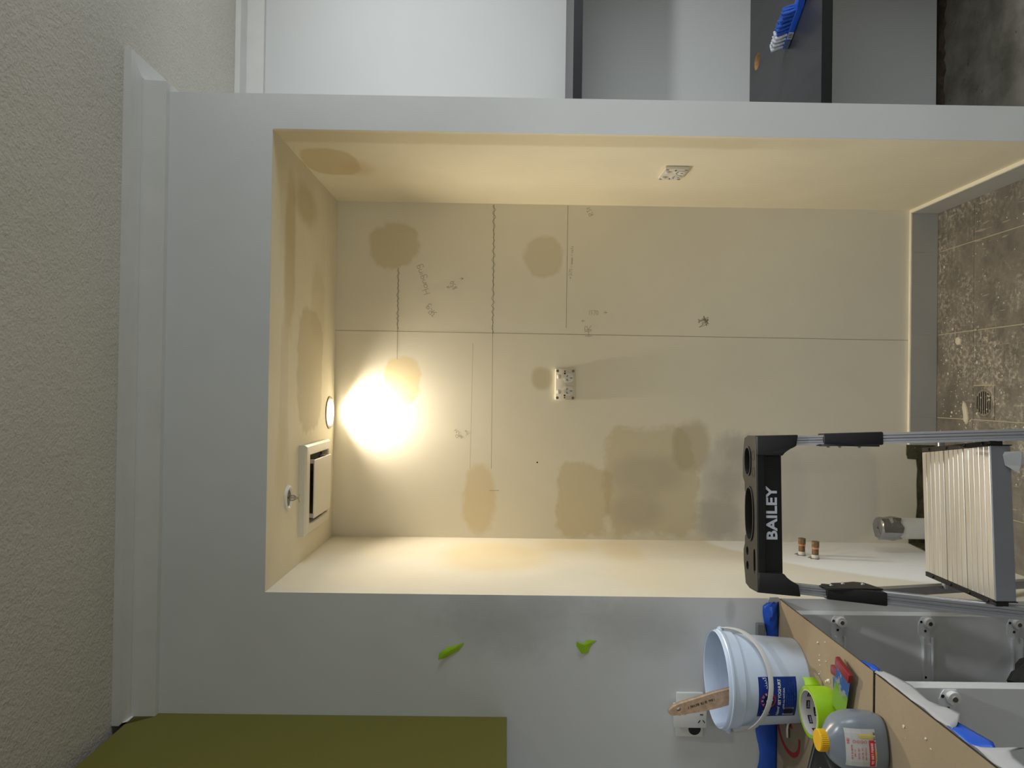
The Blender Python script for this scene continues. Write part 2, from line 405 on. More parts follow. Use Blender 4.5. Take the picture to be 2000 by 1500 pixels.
GL = {
 'H': ([[(0, 0), (.05, 1)], [(.7, 0), (.7, 1)], [(0, .5), (.7, .5)]], .9), 'R': ([[(0, 0), (0, 1), (.5, .9), (.5, .6), (0, .5), (.6, 0)]], .8),
 'a': ([[(.55, .5), (.15, .52), (0, .25), (.2, 0), (.55, .15), (.55, .5), (.65, 0)]], .78), 'n': ([[(0, .5), (.02, 0)], [(.02, .3), (.25, .52), (.48, .4), (.5, 0)]], .68),
 'g': ([[(.5, .5), (.1, .5), (0, .25), (.3, .05), (.5, .25), (.5, .5), (.5, -.35), (.25, -.5), (0, -.35)]], .7), 'i': ([[(.1, .5), (.1, 0)], [(.1, .68), (.12, .72)]], .32),
 '8': ([[(.45, .85), (.2, 1), (0, .8), (.45, .3), (.3, 0), (0, .2), (.45, .85)]], .65), '5': ([[(.5, 1), (.1, 1), (.05, .6), (.4, .6), (.45, .2), (.1, 0)]], .65),
 '0': ([[(.25, 0), (0, .4), (.2, 1), (.5, .6), (.25, 0)]], .65), '1': ([[(.1, 0), (.1, 1)]], .3), '3': ([[(0, .9), (.4, 1), (.2, .55), (.5, .3), (.05, 0)]], .65),
 '7': ([[(0, 1), (.5, 1), (.15, 0)]], .62), 'w': ([[(0, .5), (.1, 0), (.25, .4), (.4, 0), (.5, .5)]], .65), 'm': ([[(0, 0), (0, .5), (.25, .1), (.5, .5), (.5, 0)]], .7),
 '<': ([[(.4, .7), (0, .5), (.4, .3)], [(0, .5), (.7, .5)]], .9), '>': ([[(.3, .7), (.7, .5), (.3, .3)], [(0, .5), (.7, .5)]], .9), ' ': ([], .4), '-': ([[(0, .4), (.4, .4)]], .6), 'h': ([[(0, 1), (0, 0)], [(0, .3), (.3, .5), (.45, 0)]], .6),
 's': ([[(.4, .5), (.1, .45), (.35, .2), (0, 0)]], .55), 't': ([[(.15, .9), (.15, 0)], [(0, .6), (.35, .6)]], .5), 'e': ([[(0, .25), (.4, .3), (.2, .5), (0, .25), (.2, 0), (.45, .1)]], .6)}
def hand(s, u, v, h, ang, m='pencil', wid=.0012):
    out = []; x = 0; ca, sa = math.cos(ang), math.sin(ang)
    for ch in s:
        st, adv = GL[ch]
        for pl in st: out.append([(u+(x+a)*h*ca-b*h*sa, v+(x+a)*h*sa+b*h*ca) for a, b in pl])
        x += adv
    pencil(out, wid, m)
hand('Hanging', .355, 1.872, .024, .36)
hand('850', .375, 1.772, .017, .5); hand('>', .388, 1.795, .022, PI/2, wid=.0011); hand('>', .398, 1.765, .022, -PI/2, wid=.0011)
hand('3Rg', .282, 1.845, .022, .9); hand('1370', .282, 1.285, .017, -PI/2, 'pencil_faint'); hand('>', .270, 1.298, .02, PI/2, 'pencil_faint'); hand('>', .282, 1.232, .02, -PI/2, 'pencil_faint')
hand('<3175 - mwm - sets', .415, 1.349, .012, -.03, 'pencil_faint', .001); hand('HR', .205, 1.272, .026, .1); hand('R3t', .655, 1.272, .018, .5, wid=.001)
hand('wRm', -.175, 1.742, .020, .7, 'pencil_faint'); hand('hw', -.16, 1.722, .014, .7, 'pencil_faint')
scr = []
random.seed(3)
for k in range(3):
    scr.append([(.264+random.uniform(-.022, .022), .862+random.uniform(-.022, .022)) for _ in range(7)])
pencil(scr, .0013)
bm = new_bm(); lathe(bm, [(0, 0), (.003, 0)], 8); o = obj('nail_hole', bm, M['black'], wall_back, loc=(-.264, YB-.0007, 1.468), rot=(PI/2, 0, 0))

# ------------------------------------------------------------------ niche ceiling fittings
M['emit'] = None
t = NT('glowing_lens'); t.b.inputs['Emission Color'].default_value = (1, .86, .62, 1); t.b.inputs['Emission Strength'].default_value = 9
M['emit'] = t.done((1, 1, 1), .4)
M['satin'] = plain('satin_nickel', (150, 148, 142), .35, .7, .05)
M['plast'] = plain('white_plastic', (226, 225, 220), .35, var=.02)
M['plast_w'] = plain('warm_white_plastic', (222, 216, 200), .4, var=.03)
dl = thing('downlight', 'round glowing downlight with thin grey ring in niche ceiling', 'light', (-.0885, 2.642, ZT))
bm = new_bm(); lathe(bm, [(.046, -.004), (.050, -.006), (.057, -.004), (.0585, 0), (.046, 0)], 40); obj('ring', bm, M['satin'], dl, True)
bm = new_bm(); lathe(bm, [(0, -.0045), (.0462, -.0045)], 40); obj('lens', bm, M['emit'], dl)
fan = thing('exhaust_fan', 'square white exhaust fan with dropped cover panel on niche ceiling', 'fan', (-.318, 2.415, ZT))
bm = new_bm(); S = .140
def ring_sq(bm, prof):
    rows = [[bm.verts.new((sx*r, sy*r*1.08, z)) for sx, sy in ((-1, -1), (1, -1), (1, 1), (-1, 1))] for r, z in prof]
    for a, b in zip(rows, rows[1:]):
        for i in range(4): bm.faces.new((a[i], a[(i+1) % 4], b[(i+1) % 4], b[i]))
ring_sq(bm, [(S, 0), (S, -.018), (S-.006, -.024), (S-.030, -.026), (S-.033, -.022), (S-.034, -.004)])
obj('frame', bm, M['plast_w'], fan)
bm = new_bm(); ring_sq(bm, [(S-.034, -.004), (.001, -.004)]); obj('duct_opening', bm, M['black'], fan)
bm = new_bm(); box(bm, -.092, .092, -.102, .112, -.036, -.032, .0015, 1); obj('cover_panel', bm, M['plast_w'], fan)
for sx in (-.085, .085):
    bm = new_bm(); box(bm, sx-.006, sx+.006, -.095, -.080, -.032, -.004, .001, 1); obj('clip', bm, M['plast_w'], fan)
    bm = new_bm(); box(bm, sx-.006, sx+.006, .085, .100, -.032, -.004, .001, 1); obj('clip', bm, M['plast_w'], fan)
sp = thing('fire_sprinkler', 'round white sprinkler with thin metal stem beside exhaust fan', 'sprinkler', (-.3225, 2.155, ZT))
bm = new_bm(); lathe(bm, [(.024, .0), (.024, -.003), (.030, -.007), (.036, -.005), (.038, 0)], 36); obj('escutcheon', bm, M['plast'], sp, True)
bm = new_bm(); lathe(bm, [(0, -.0005), (.0245, -.0005)], 30); obj('recess', bm, plain('sprinkler_recess', (120, 116, 104), .6), sp)
M['chrome'] = plain('chrome', (200, 198, 190), .18, 1.0, .03)
bm = new_bm(); tube(bm, [(0, 0, 0), (0, 0, -.034)], .0035, 10)
for s in (-1, 1): tube(bm, [(.008*s, 0, -.004), (.007*s, 0, -.018), (0, 0, -.028)], .0018, 6)
obj('stem', bm, M['chrome'], sp, True)
dt = []
for k in range(24):
    r_ = .0115 if k % 2 else .0075; dt.append((r_*math.cos(2*PI*k/24), r_*math.sin(2*PI*k/24)))
obj('deflector', plate(dt, [], .0016), M['chrome'], sp, loc=(0, 0, -.035))

# ------------------------------------------------------------------ double power points
M['slot'] = plain('dark_slot', (26, 24, 22), .7, var=0)
M['dim'] = plain('grey_recess', (120, 116, 108), .6, var=.05)
def power_point(label, loc, rotz):
    """local: x along the wall, y = out of wall is -y, z up"""
    p = thing('power_point', label, 'socket', loc, rotz, 'double power points in the niche')
    hw, hh = .0575, .0365
    bm = new_bm(); box(bm, -hw, hw, -.010, 0, -hh, hh, .003, 2); plt = obj('plate', bm, M['plast_w'], p, True)
    for sx in (-1, 1):
        for sz in (-1, 1):
            bm = new_bm(); lathe(bm, [(0, 0), (.0052, 0)], 14); obj('screw_hole', bm, M['dim'], p, loc=(sx*.0495, -.0104, sz*.0285), rot=(PI/2, 0, 0))
        for q in (0, 1):
            bm = new_bm(); lathe(bm, [(0, 0), (.0034-.0008*q, 0)], 12); obj('screw', bm, M['slot'], p, loc=(sx*(.0405+q*.008), -.0104, .002), rot=(PI/2, 0, 0))
        bm = new_bm(); box(bm, sx*.028-.008, sx*.028+.008, -.016, -.009, .017, .031, .004, 2); obj('rocker_switch', bm, M['plast'], p, True)
        # socket face
        me = plate(circ(sx*.024, -.0125, .0165, .0165, 28, 3), [], .002); s = obj('socket_face', me, M['plast'], p, loc=(0, -.0108, 0), rot=(PI/2, 0, 0))
        for (ox, oz, an) in ((-.0068, -.0065, .55), (.0068, -.0065, -.55), (0, -.0215, PI/2)):
            bm = new_bm(); box(bm, -.0042, .0042, -.0004, .0004, -.0011, .0011)
            q = obj('pin_slot', bm, M['slot'], s); q.location = (sx*.024+ox, oz, .0013); q.rotation_euler = (PI/2, 0, an+(PI if 0 else 0))
    return p
power_point('white double power point with pencilled wall around it on niche back wall', (.0245, YB, 1.3695), 0)
power_point('white double power point on niche right side wall, seen edge-on', (XR, 2.285, 1.076), -PI/2)

# ------------------------------------------------------------------ capped waste pipe and water stubs
M['pvc'] = plain('white_pvc', (222, 221, 216), .4, var=.03)
t = NT('foil'); t.bump(t.noise(70, 2), .3, .006); M['foil'] = t.done(lin((170, 172, 176)), .22, 1.0)
pp = thing('waste_pipe', 'white plastic waste pipe capped with crumpled silver foil tape', 'pipe', (-.459, 2.55, 0))
bm = new_bm(); lathe(bm, [(.036, -.002), (.036, .245), (0, .245)], 32); obj('pipe', bm, M['pvc'], pp, True)
bm = new_bm(); random.seed(11); rows = []
for k, (r_, z_) in enumerate([(.041, .226), (.043, .245), (.0385, .262), (.0385, .288), (.034, .292), (0.002, .293)]):
    rows.append([bm.verts.new(((r_+random.uniform(-.0035, .003))*math.cos(2*PI*i/14), (r_+random.uniform(-.0035, .003))*math.sin(2*PI*i/14), z_+random.uniform(-.012, .008)*(1 if k < 2 else .15))) for i in range(14)])
for a, b in zip(rows, rows[1:]):
    for i in range(14): bm.faces.new((a[i], a[(i+1) % 14], b[(i+1) % 14], b[i]))
obj('foil_cap', bm, M['foil'], pp)
M['brass'] = plain('tarnished_brass', (128, 104, 76), .45, .7, .25, 60)
M['copper'] = plain('copper', (214, 150, 120), .35, .8, .1)
M['plasterwhite'] = plain('crumbly_plaster', (215, 212, 205), .9, var=.1, bump=.4, bscale=150)
for i, (y, z, lab) in enumerate(((2.452, .585, 'capped brass water stub, upper of two on niche wall behind ladder'), (2.470, .548, 'capped brass water stub, lower of two on niche wall behind ladder'))):
    y = 2.50 if i == 0 else 2.45
    z = .575 if i == 0 else .550
    st = thing('water_stub', lab, 'pipe', (XL, y, z), 0, 'capped water stubs')
    bm = new_bm(); tube(bm, [(-.01, 0, 0), (.012, 0, 0)], [.0125, .0115], 16); obj('plaster_collar', bm, M['plasterwhite'], st, True)
    bm = new_bm(); tube(bm, [(.005, 0, 0), (.034, 0, 0)], .0105, 16); obj('pipe', bm, M['brass'], st, True)
    bm = new_bm(); tube(bm, [(.031, 0, 0), (.037, 0, 0)], .0112, 16); obj('copper_olive', bm, M['copper'], st, True)
    bm = new_bm(); tube(bm, [(.037, 0, 0), (.056, 0, 0)], .0128, 8); obj('cap', bm, M['brass'], st)
    bm = new_bm(); me = plate([((.020+.006*math.sin(k*2.1))*math.cos(k*PI/6), (.016+.006*math.cos(k*3.3))*math.sin(k*PI/6)) for k in range(12)], [], .001)
    obj('wall_cutout', me, M['dim'], st, loc=(.0008, 0, .004), rot=(PI/2, 0, PI/2))

# ------------------------------------------------------------------ alcove: shelf, desk, brush
t = NT('dark_laminate'); a = t.noise(30, 4, .6, stretch=(1, .08, 1))
col = t.mix(t.ramp(a, .3, .7), lin((50, 50, 52)), lin((58, 58, 60))); sm = t.ramp(t.noise(9, 6, .75), .60, .78)
M['lam'] = t.done(t.mix(t.math('MULTIPLY', sm, .25), col, lin((110, 110, 112))), t.math('ADD', .34, t.math('MULTIPLY', sm, .3)))
M['edge'] = plain('black_edge_band', (20, 21, 24), .5, var=.05)
sh = thing('wall_shelf', 'dark wall shelf with black front edge, higher on alcove wall', 'shelf', (1.44, 2.717, 1.355))
bm = new_bm(); box(bm, -.658, .658, -.337, 0, 0, .029); obj('board', bm, M['lam'], sh)
bm = new_bm(); box(bm, -.658, .658, -.3385, -.337, -.0003, .0288); obj('edge_band', bm, M['edge'], sh)
dk = thing('desk_shelf', 'deep dark desk board with round cable hole, lower in alcove', 'desk', (1.44, 2.717, .67))
HX, HY = 1.198-1.44, 2.640-2.717
me = plate([(-.658, -.628), (.658, -.628), (.658, 0), (-.658, 0)], [circ(HX, HY, .030, .030, 32)], .030); obj('board', me, M['lam'], dk, loc=(0, 0, .015))
bm = new_bm(); box(bm, -.658, .658, -.6295, -.628, -.0003, .0298); obj('edge_band', bm, M['edge'], dk)
bm = new_bm(); lathe(bm, [(.030, .0292), (.0285, .0292), (.0285, .0005), (.030, .0005)], 32, (HX, HY)); obj('hole_edge', bm, plain('raw_particleboard', (196, 152, 100), .8, var=.2, scale=90), dk)
# skirting-less rough gap at wall foot
M['earth'] = plain('dirty_brown_grout', (70, 58, 44), .9, var=.5, scale=30, bump=.8, bscale=60)
bm = new_bm(); random.seed(5); n = 60; a = []; b = []
for i in range(n+1):
    x = NIB+(XE-NIB)*i/n; a.append(bm.verts.new((x, YB-.012-.018*random.random(), -.0138))); b.append(bm.verts.new((x, YB+.002, -.004)))
for i in range(n): bm.faces.new((a[i], a[i+1], b[i+1], b[i]))
obj('rough_edge', bm, M['earth'], floor)

M['bluepl'] = plain('blue_plastic', (34, 84, 190), .3, var=.05)
M['bluebr'] = plain('blue_bristle', (38, 88, 186), .6, var=.25, scale=200)
M['whitebr'] = plain('white_bristle', (212, 214, 220), .6, var=.15, scale=200)
M['lbl'] = plain('paper_label', (196, 196, 192), .5, var=.03)
M['ink'] = plain('black_ink', (18, 18, 20), .6, var=0)
# brush lies on its side: block runs along local x, bristles to -y
bx0, by0 = 1.117, 2.348
br = thing('scrubbing_brush', 'blue scrubbing brush with blue and white bristles on dark desk board', 'brush', (bx0, by0, .7003), math.atan2(2.19-2.348, 1.19-1.117)+.10)
bm = new_bm(); prism(bm, [(-.006, -.008), (0, -.017), (.14, -.017), (.20, -.012), (.30, -.009), (.30, .009), (.20, .012), (.14, .017), (0, .017), (-.006, .008)], 0, .019, lambda u, v, d: (u, v, d+max(0, u-.13)*.10))
bmesh.ops.bevel(bm, geom=bm.edges[:], offset=.003, segments=2, profile=.5, affect='EDGES'); obj('block', bm, M['bluepl'], br, True)
random.seed(21)
for k in range(10):
    for y in (-.0115, 0, .0115):
        u = .006+k*.0138; bm = new_bm(); lean = -.014+random.uniform(-.003, .003)
        tube(bm, [(u, y, .017), (u+lean*.5, y+random.uniform(-.002, .002), .034), (u+lean*1.1, y+random.uniform(-.003, .003), .052+random.uniform(-.003, .003))], [.0036, .0048, .0060], 7)
        obj('bristle_tuft', bm, M['whitebr'] if k < 4 else M['bluebr'], br)
bm = new_bm(); box(bm, .034, .058, -.0176, -.0171, .002, .017); lb = obj('barcode_label', bm, M['lbl'], br)
for k in range(6):
    bm = new_bm(); box(bm, .0370+k*.003, .0370+k*.003+.0012+.0006*(k % 2), -.0179, -.0176, .0035, .0155); obj('bar', bm, M['ink'], lb)
bm = new_bm(); box(bm, .002, .030, -.0175, -.0171, .003, .016); obj('printed_label', bm, plain('grey_blue_print', (96, 104, 110), .5, var=.4, scale=120), br)

# ------------------------------------------------------------------ overhead cabinet (olive)
M['olive'] = plain('olive_green_lacquer', (106, 102, 32), .45, var=.02, scale=3)
M['shadowgap'] = plain('black_shadow_gap', (14, 13, 13), .7, var=0)
oc = thing('overhead_cabinet', 'olive green overhead cabinet hung below ceiling on left wall', 'cabinet', (-1.03, 1.2, 1.574))
Y0, Y1 = .66-1.2, YF-1.2
bm = new_bm(); box(bm, -.17, .145, Y0, Y1, 0, .974); obj('body', bm, plain('white_melamine', (220, 221, 222), .35, var=.02), oc)
M['melamine'] = bpy.data.materials['white_melamine']
for a, b in ((Y0, Y0+.645), (Y0+.648, Y1-.0005)):
    bm = new_bm(); box(bm, .145, .164, a, b, -.002, .974, .001, 1); obj('door', bm, M['olive'], oc)
bm = new_bm(); box(bm, -.17, .125, Y0+.01, Y1, .974, 1.0005); obj('recessed_filler', bm, M['shadowgap'], oc)

# ------------------------------------------------------------------ base cabinet (drawers removed)
bc = thing('base_cabinet', 'open white cabinet carcass under cardboard covered bench, drawers removed', 'cabinet', (-.88, 1.2, 0))
ZB = .838
def cb(name, x0, x1, y0, y1, z0, z1, m='melamine', bev=.0008, parent=None):
    bm = new_bm(); box(bm, x0+.88, x1+.88, y0-1.2, y1-1.2, z0, z1, bev, 1); return obj(name, bm, M[m], parent or bc)
cb('side_panel', XW+.002, -.575, 1.9285, YF-.0005, .10, ZB)
cb('side_panel', XW+.002, -.575, 1.4700, 1.4860, .10, ZB); cb('side_panel', XW+.002, -.575, 1.4540, 1.4698, .10, ZB)
cb('side_panel', XW+.002, -.575, .90, .916, .10, ZB)
cb('back_panel', XW+.002, XW+.010, .90, 1.9285, .10, ZB); cb('bottom_panel', XW+.002, -.577, .90, 1.9285, .10, .116)
cb('kickboard', -.66, -.645, .90, YF-.001, 0.0, .10)
cb('top_rail', -.70, -.60, .916, 1.4540, ZB-.016, ZB); cb('top_rail', -.70, -.60, 1.486, 1.9285, ZB-.016, ZB)
M['runner'] = plain('grey_white_steel', (236, 238, 240), .4, .1, .04)
M['roller'] = plain('white_nylon', (232, 232, 230), .35, var=.02)
M['pin'] = plain('bare_steel_pin', (120, 110, 98), .4, .8, .1)
def runner(y, z):
    r = obj('drawer_runner', prism(new_bm(), [(-.578, .014), (-.578, -.010), (-.583, -.014), (-.600, -.014), (-.617, -.006), (-.640, -.006), (-.655, -.012), (-1.06, -.012), (-1.06, .014), (-.66, .014), (-.62, .024), (-.596, .024), (-.583, .018)][::-1], y-1.2-.0025, y-1.2, lambda u, v, d: (u+.88, d, z+v)), M['runner'], bc)
    for (za, zb_) in ((-.012, -.009), (.011, .014)):
        bm = new_bm(); box(bm, -.18, .25, y-1.2-.011, y-1.2-.002, z+za, z+zb_); obj('rail_lip', bm, M['runner'], r)
    bm = new_bm(); lathe(bm, [(0, 0), (.0125, 0), (.0135, .003), (.0135, .009), (.0125, .012), (.0055, .012), (.0055, .013), (0, .013)], 24)
    ro = obj('roller', bm, M['roller'], r, True, loc=(-.5915+.88, y-1.2-.003, z), rot=(PI/2, 0, 0))
    bm = new_bm(); lathe(bm, [(0.0055, .0), (.0050, .002), (0, .002)], 16); obj('roller_pin', bm, M['pin'], r, True, loc=(-.5915+.88, y-1.2-.0155, z), rot=(PI/2, 0, 0))
    for (x, dz, rr) in ((-.5905, .017, .0035), (-.614, .006, .0035), (-.735, .004, .0035)):
        bm = new_bm(); lathe(bm, [(0, 0), (rr, 0)], 12); obj('screw', bm, M['slot'], r, loc=(x+.88, y-1.2-.0029, z+dz), rot=(PI/2, 0, 0))
for z in (.7046, .4745, .2412): runner(1.9285, z)
for z in (.7000, .4745, .2412): runner(1.4540, z)
# black bag inside the cabinet
bm = new_bm(); bmesh.ops.create_uvsphere(bm, u_segments=28, v_segments=18, radius=1)
for v in bm.verts:
    k = 1+.06*math.sin(v.co.x*9+v.co.z*5)+.04*math.sin(v.co.y*11)
    v.co = Vector((v.co.x*.12*k, v.co.y*.10*k, max(-.0, (v.co.z+.92)*.144*k)))
bag = obj('rubbish_bag', bm, plain('black_plastic_bag', (16, 16, 17), .5, var=.1, bump=.5, bscale=25), None, True, loc=(-.700, 1.70, .1165))
tag(bag, 'black rounded plastic bag inside open cabinet at frame edge', 'bag')

# ------------------------------------------------------------------ bench top and cardboard cover
M['stone'] = plain('dark_grey_benchtop', (70, 70, 70), .4, var=.06)
bm = new_bm(); box(bm, XW+.001, -.560, .75, YF-.001, ZB+.0003, .8465); tag(obj('benchtop', bm, M['stone']), 'thin dark grey benchtop slab beneath the brown cardboard sheets', 'benchtop')
t = NT('kraft_cardboard'); a = t.noise(3, 4, .6); b = t.noise(140, 3, .6)
col = t.mix(t.ramp(a, .3, .7), lin((148, 131, 106)), lin((160, 143, 117))); col = t.mix(t.math('MULTIPLY', t.ramp(b, .5, .75), .25), col, lin((132, 112, 84)))
M['card'] = t.done(col, .85)
M['flute'] = plain('corrugated_edge', (92, 78, 58), .9, var=.4, scale=300)
def cardboard(label, x0, x1, y0, y1, group, skew=0):
    cdt = thing('cardboard_sheet', label, 'cardboard', ((x0+x1)/2, (y0+y1)/2, .8468), 0, group)
    hx, hy = (x1-x0)/2, (y1-y0)/2
    def sheet(za, zb_, inset): 
        bm = new_bm(); prism(bm, [(-hx, -hy), (hx-skew-inset, -hy), (hx-inset, hy), (-hx, hy)], za, zb_, lambda u, v, d: (u, v, d)); return bm
    obj('liner', sheet(0, .0009, .001), M['card'], cdt); obj('corrugated_core', sheet(.0009, .0052, .0), M['flute'], cdt); obj('liner', sheet(.0052, .0062, 0), M['card'], cdt)
    return cdt
c1 = cardboard('brown cardboard sheet under the white bucket, printed with red logo', XW+.002, -.545, 1.456, YF-.002, 'cardboard sheets covering the bench')
cardboard('brown cardboard sheet under the grey bottle, nearer the camera', XW+.002, -.547, .76, 1.4465, 'cardboard sheets covering the bench', .004)
ZK = .853
# red printed logo ring on the cardboard
M['redink'] = plain('red_print', (168, 40, 36), .8, var=.15, scale=60)
bm = new_bm(); cxl, cyl = -.858+.8725, 1.885-1.7085
def arc_pts(r1, r2, a0, a1, n, th): return [(cxl+r1*math.cos(a0+(a1-a0)*i/n), cyl+r2*math.sin(a0+(a1-a0)*i/n)) for i in range(n+1)]
ou = arc_pts(.060, .078, PI*.52, PI*1.55, 28, 0); inn = arc_pts(.048, .066, PI*1.55, PI*.52, 28, 0)
me1 = plate(ou+inn, [], .0003)
me2 = plate([(cxl-.005, cyl+.07), (cxl+.05, cyl+.07), (cxl+.05, cyl+.015), (cxl+.015, cyl-.03), (cxl+.005, cyl+.02)], [], .0003)
obj('printed_logo', join_meshes([me1, me2]), M['redink'], c1, loc=(0, 0, .0064))
# crumbs of plaster on the cardboard
M['crumb'] = plain('plaster_crumb', (224, 216, 196), .9, var=.1)
random.seed(17)
def crumbs(lab, cr, x0, x1, y0, y1, n):
    bm = new_bm()
    for _ in range(n): cr.append((random.uniform(x0, x1), random.uniform(y0, y1), random.uniform(.0008, .0018)))
    for (x, y, s) in cr:
        r = bmesh.ops.create_icosphere(bm, subdivisions=1, radius=s, matrix=Matrix.Translation((x, y, ZK+s*.45)))
        for v in r['verts']: v.co += Vector((random.uniform(-.4, .4)*s, random.uniform(-.4, .4)*s, random.uniform(-.2, .3)*s))
        for v in r['verts']: v.co.z = max(v.co.z, ZK+.0002)
    tag(obj('plaster_crumbs', bm, M['crumb']), lab, None, kind='stuff')
crumbs('white plaster crumbs on cardboard between bucket and filling knives', [(-.613, 1.70, .0032), (-.648, 1.665, .0030), (-.640, 1.650, .0048), (-.575, 1.71, .0025)], -.650, -.556, 1.645, 1.715, 8)
crumbs('white plaster crumbs on cardboard in front of the grey bottle', [(-.60, 1.34, .0028), (-.59, 1.27, .0024)], -.70, -.56, 1.10, 1.355, 7)

# masking paper and blue tape hanging off the bench edge
M['paper'] = plain('white_masking_paper', (176, 176, 178), .7, var=.05, scale=8)
M['btape'] = plain('blue_masking_film', (30, 88, 200), .35, var=.12, scale=20)
def flap(name, label, cat, mat, pts, group):
    """pts: (y, drop, flare) along the bench front edge"""
    bm = new_bm(); x0 = -.5435; rows = []
    ny = 5
    for (y, drop, fl_) in pts:
        rows.append([bm.verts.new((x0+.0006+fl_*.55*math.sin(s/ny*PI*.5)+.002*math.sin(y*90+s), y+.004*s*math.sin(y*37), .8525-drop*s/ny)) for s in range(ny+1)])
    for a, b in zip(rows, rows[1:]):
        for s in range(ny): bm.faces.new((a[s], a[s+1], b[s+1], b[s]))
    o = obj(name, bm, mat, None, True); md = o.modifiers.new('s', 'SOLIDIFY'); md.thickness = .0006
    return tag(o, label, cat, group)
flap('masking_paper', 'loose white masking paper hanging off middle of the bench edge', 'paper', M['paper'],
     [(1.452, .004, .002), (1.43, .012, .006), (1.40, .022, .010), (1.36, .024, .012), (1.32, .022, .012), (1.28, .024, .014), (1.245, .030, .022), (1.215, .034, .022), (1.20, .014, .010)], 'masking hanging from the bench edge')
flap('blue_tape', 'blue film strip on bench edge between the two paper flaps', 'tape', M['btape'],
     [(1.212, .020, .006), (1.19, .028, .010), (1.16, .030, .012), (1.14, .020, .012)], 'masking hanging from the bench edge')
flap('masking_paper', 'pointed white masking paper flap hanging off nearest end of bench edge', 'paper', M['paper'],
     [(1.150, .010, .006), (1.135, .026, .020), (1.12, .040, .030), (1.108, .052, .034), (1.095, .030, .026), (1.07, .024, .02), (1.02, .02, .02)], 'masking hanging from the bench edge')
flap('blue_tape', 'small blue tape corner on bench edge below the cardboard seam', 'tape', M['btape'],
     [(1.512, .004, .001), (1.495, .012, .003), (1.475, .014, .004), (1.455, .006, .003)], 'masking hanging from the bench edge')
# blue film along the wall behind the bench
bm = new_bm(); rows = []; random.seed(9); n = 54
for i in range(n+1):
    x = -.552-(1.19-.552)*i/n
    near = max(0, 1-abs(x+.585)/.045)
    h = .046+.006*math.sin(x*41)+(-.010 if -.66 < x < -.55 else 0)+.006*(x < -.8)
    if i == 0: h = .026
    rows.append([bm.verts.new((x+random.uniform(-.002, .002), YF-.0015-(.004+.016*near*(.6+.4*math.sin(s*2+x*160)))*math.sin(s/6*PI)*(1 if s else 0)-.002*random.random(), .8536+h*s/6)) for s in range(7)])
for a, b in zip(rows, rows[1:]):
    for s in range(6): bm.faces.new((a[s], a[s+1], b[s+1], b[s]))
o = obj('blue_masking_film', bm, M['btape'], None, True); md = o.modifiers.new('s', 'SOLIDIFY'); md.thickness = .0005
tag(o, 'crinkled blue masking film taped along wall behind the bench', 'film')
bm = new_bm(); box(bm, -.642, -.608, YF-.016, YF, .893, .914, .002, 1); tag(obj('wall_clip', bm, plain('grey_plastic', (118, 119, 118), .5, var=.03)), 'small grey plastic block on wall above blue film', 'bracket')
bm = new_bm(); prism(bm, [(-.548, .848), (-.560, .872), (-.555, .884), (-.541, .878), (-.540, .855)], YF-.004, YF-.0005, lambda u, v, d: (u, d, v)); tag(obj('tape_scrap', bm, M['paper']), 'torn beige tape scrap on wall corner above cardboard', 'tape')

# ------------------------------------------------------------------ white bucket
M['bucket'] = plain('white_pail_plastic', (214, 228, 250), .35, var=.04, scale=9)
BX, BY = -.712, 1.843
bk = thing('bucket', 'white yoghurt bucket with blue label and paintbrush inside', 'bucket', (BX, BY, ZK))
BH = .200
prof = [(0, .002), (.094, .002), (.0965, .0), (.099, .004), (.1085, .158), (.1125, .159), (.1128, .163), (.1140, .186), (.1175, .186), (.1180, .190), (.1150, .192), (.1150, BH-.002), (.1135, BH), (.1115, BH-.002), (.109, .16), (.0955, .006), (0, .005)]
bm = new_bm(); lathe(bm, prof, 72); obj('pail', bm, M['bucket'], bk, True)
ang0 = math.atan2(-BY, -BX)           # towards the camera
def rad(z): return .099+(.1085-.099)*(z-.004)/.154
def onb(sx, sz, lift=.0004):           # sx: metres along arc (to the right), sz: height
    r_ = rad(sz); a = LA+sx/r_; return Vector(((r_+lift)*math.cos(a), (r_+lift)*math.sin(a), sz))
LA = ang0-math.radians(24)             # label centre, left of the view axis
LW, LZ0, LZ1 = .098, .036, .128
bm = new_bm(); n = 20; vs = [[bm.verts.new(onb(-LW/2+LW*i/n, LZ0+(LZ1-LZ0)*j/4)) for j in range(5)] for i in range(n+1)]
for i in range(n):
    for j in range(4): bm.faces.new((vs[i][j], vs[i+1][j], vs[i+1][j+1], vs[i][j+1]))
lab = obj('label', bm, plain('blue_label_print', (18, 50, 140), .35, var=.04), bk, True, )
M['wprint'] = plain('white_print', (226, 230, 238), .5, var=0); M['lprint'] = plain('pale_blue_print', (60, 104, 186), .5, var=0)
M['rprint'] = plain('red_label_print', (186, 30, 36), .5, var=0)
def on_label(me, x, z, lift, m, name, rot=0):
    ca, sa = math.cos(rot), math.sin(rot)
    warp(me, lambda u, v, w_: onb(x+u*ca-v*sa, z+u*sa+v*ca, lift)); return obj(name, me, M[m], lab)
def subdiv(me, cuts=3):
    bm = new_bm(); bm.from_mesh(me); bmesh.ops.triangulate(bm, faces=bm.faces[:])
    bm.to_mesh(me); bm.free(); return me
zc = lambda px: 0
on_label(text_mesh('SET YOGHURT', .0096, .0003, space=.92), .014, .078, .0010, 'wprint', 'lettering')
on_label(text_mesh('Natural', .0092, .0001, shear=.4, space=.9), -.034, .080, .0010, 'wprint', 'lettering')
on_label(text_mesh('100% ALL NATURAL', .0056, .0001, space=1.0), .000, .0675, .0010, 'wprint', 'lettering')
on_label(text_mesh('10kg NET', .0050, .0001), .004, .041, .0010, 'lprint', 'lettering')
fine = []
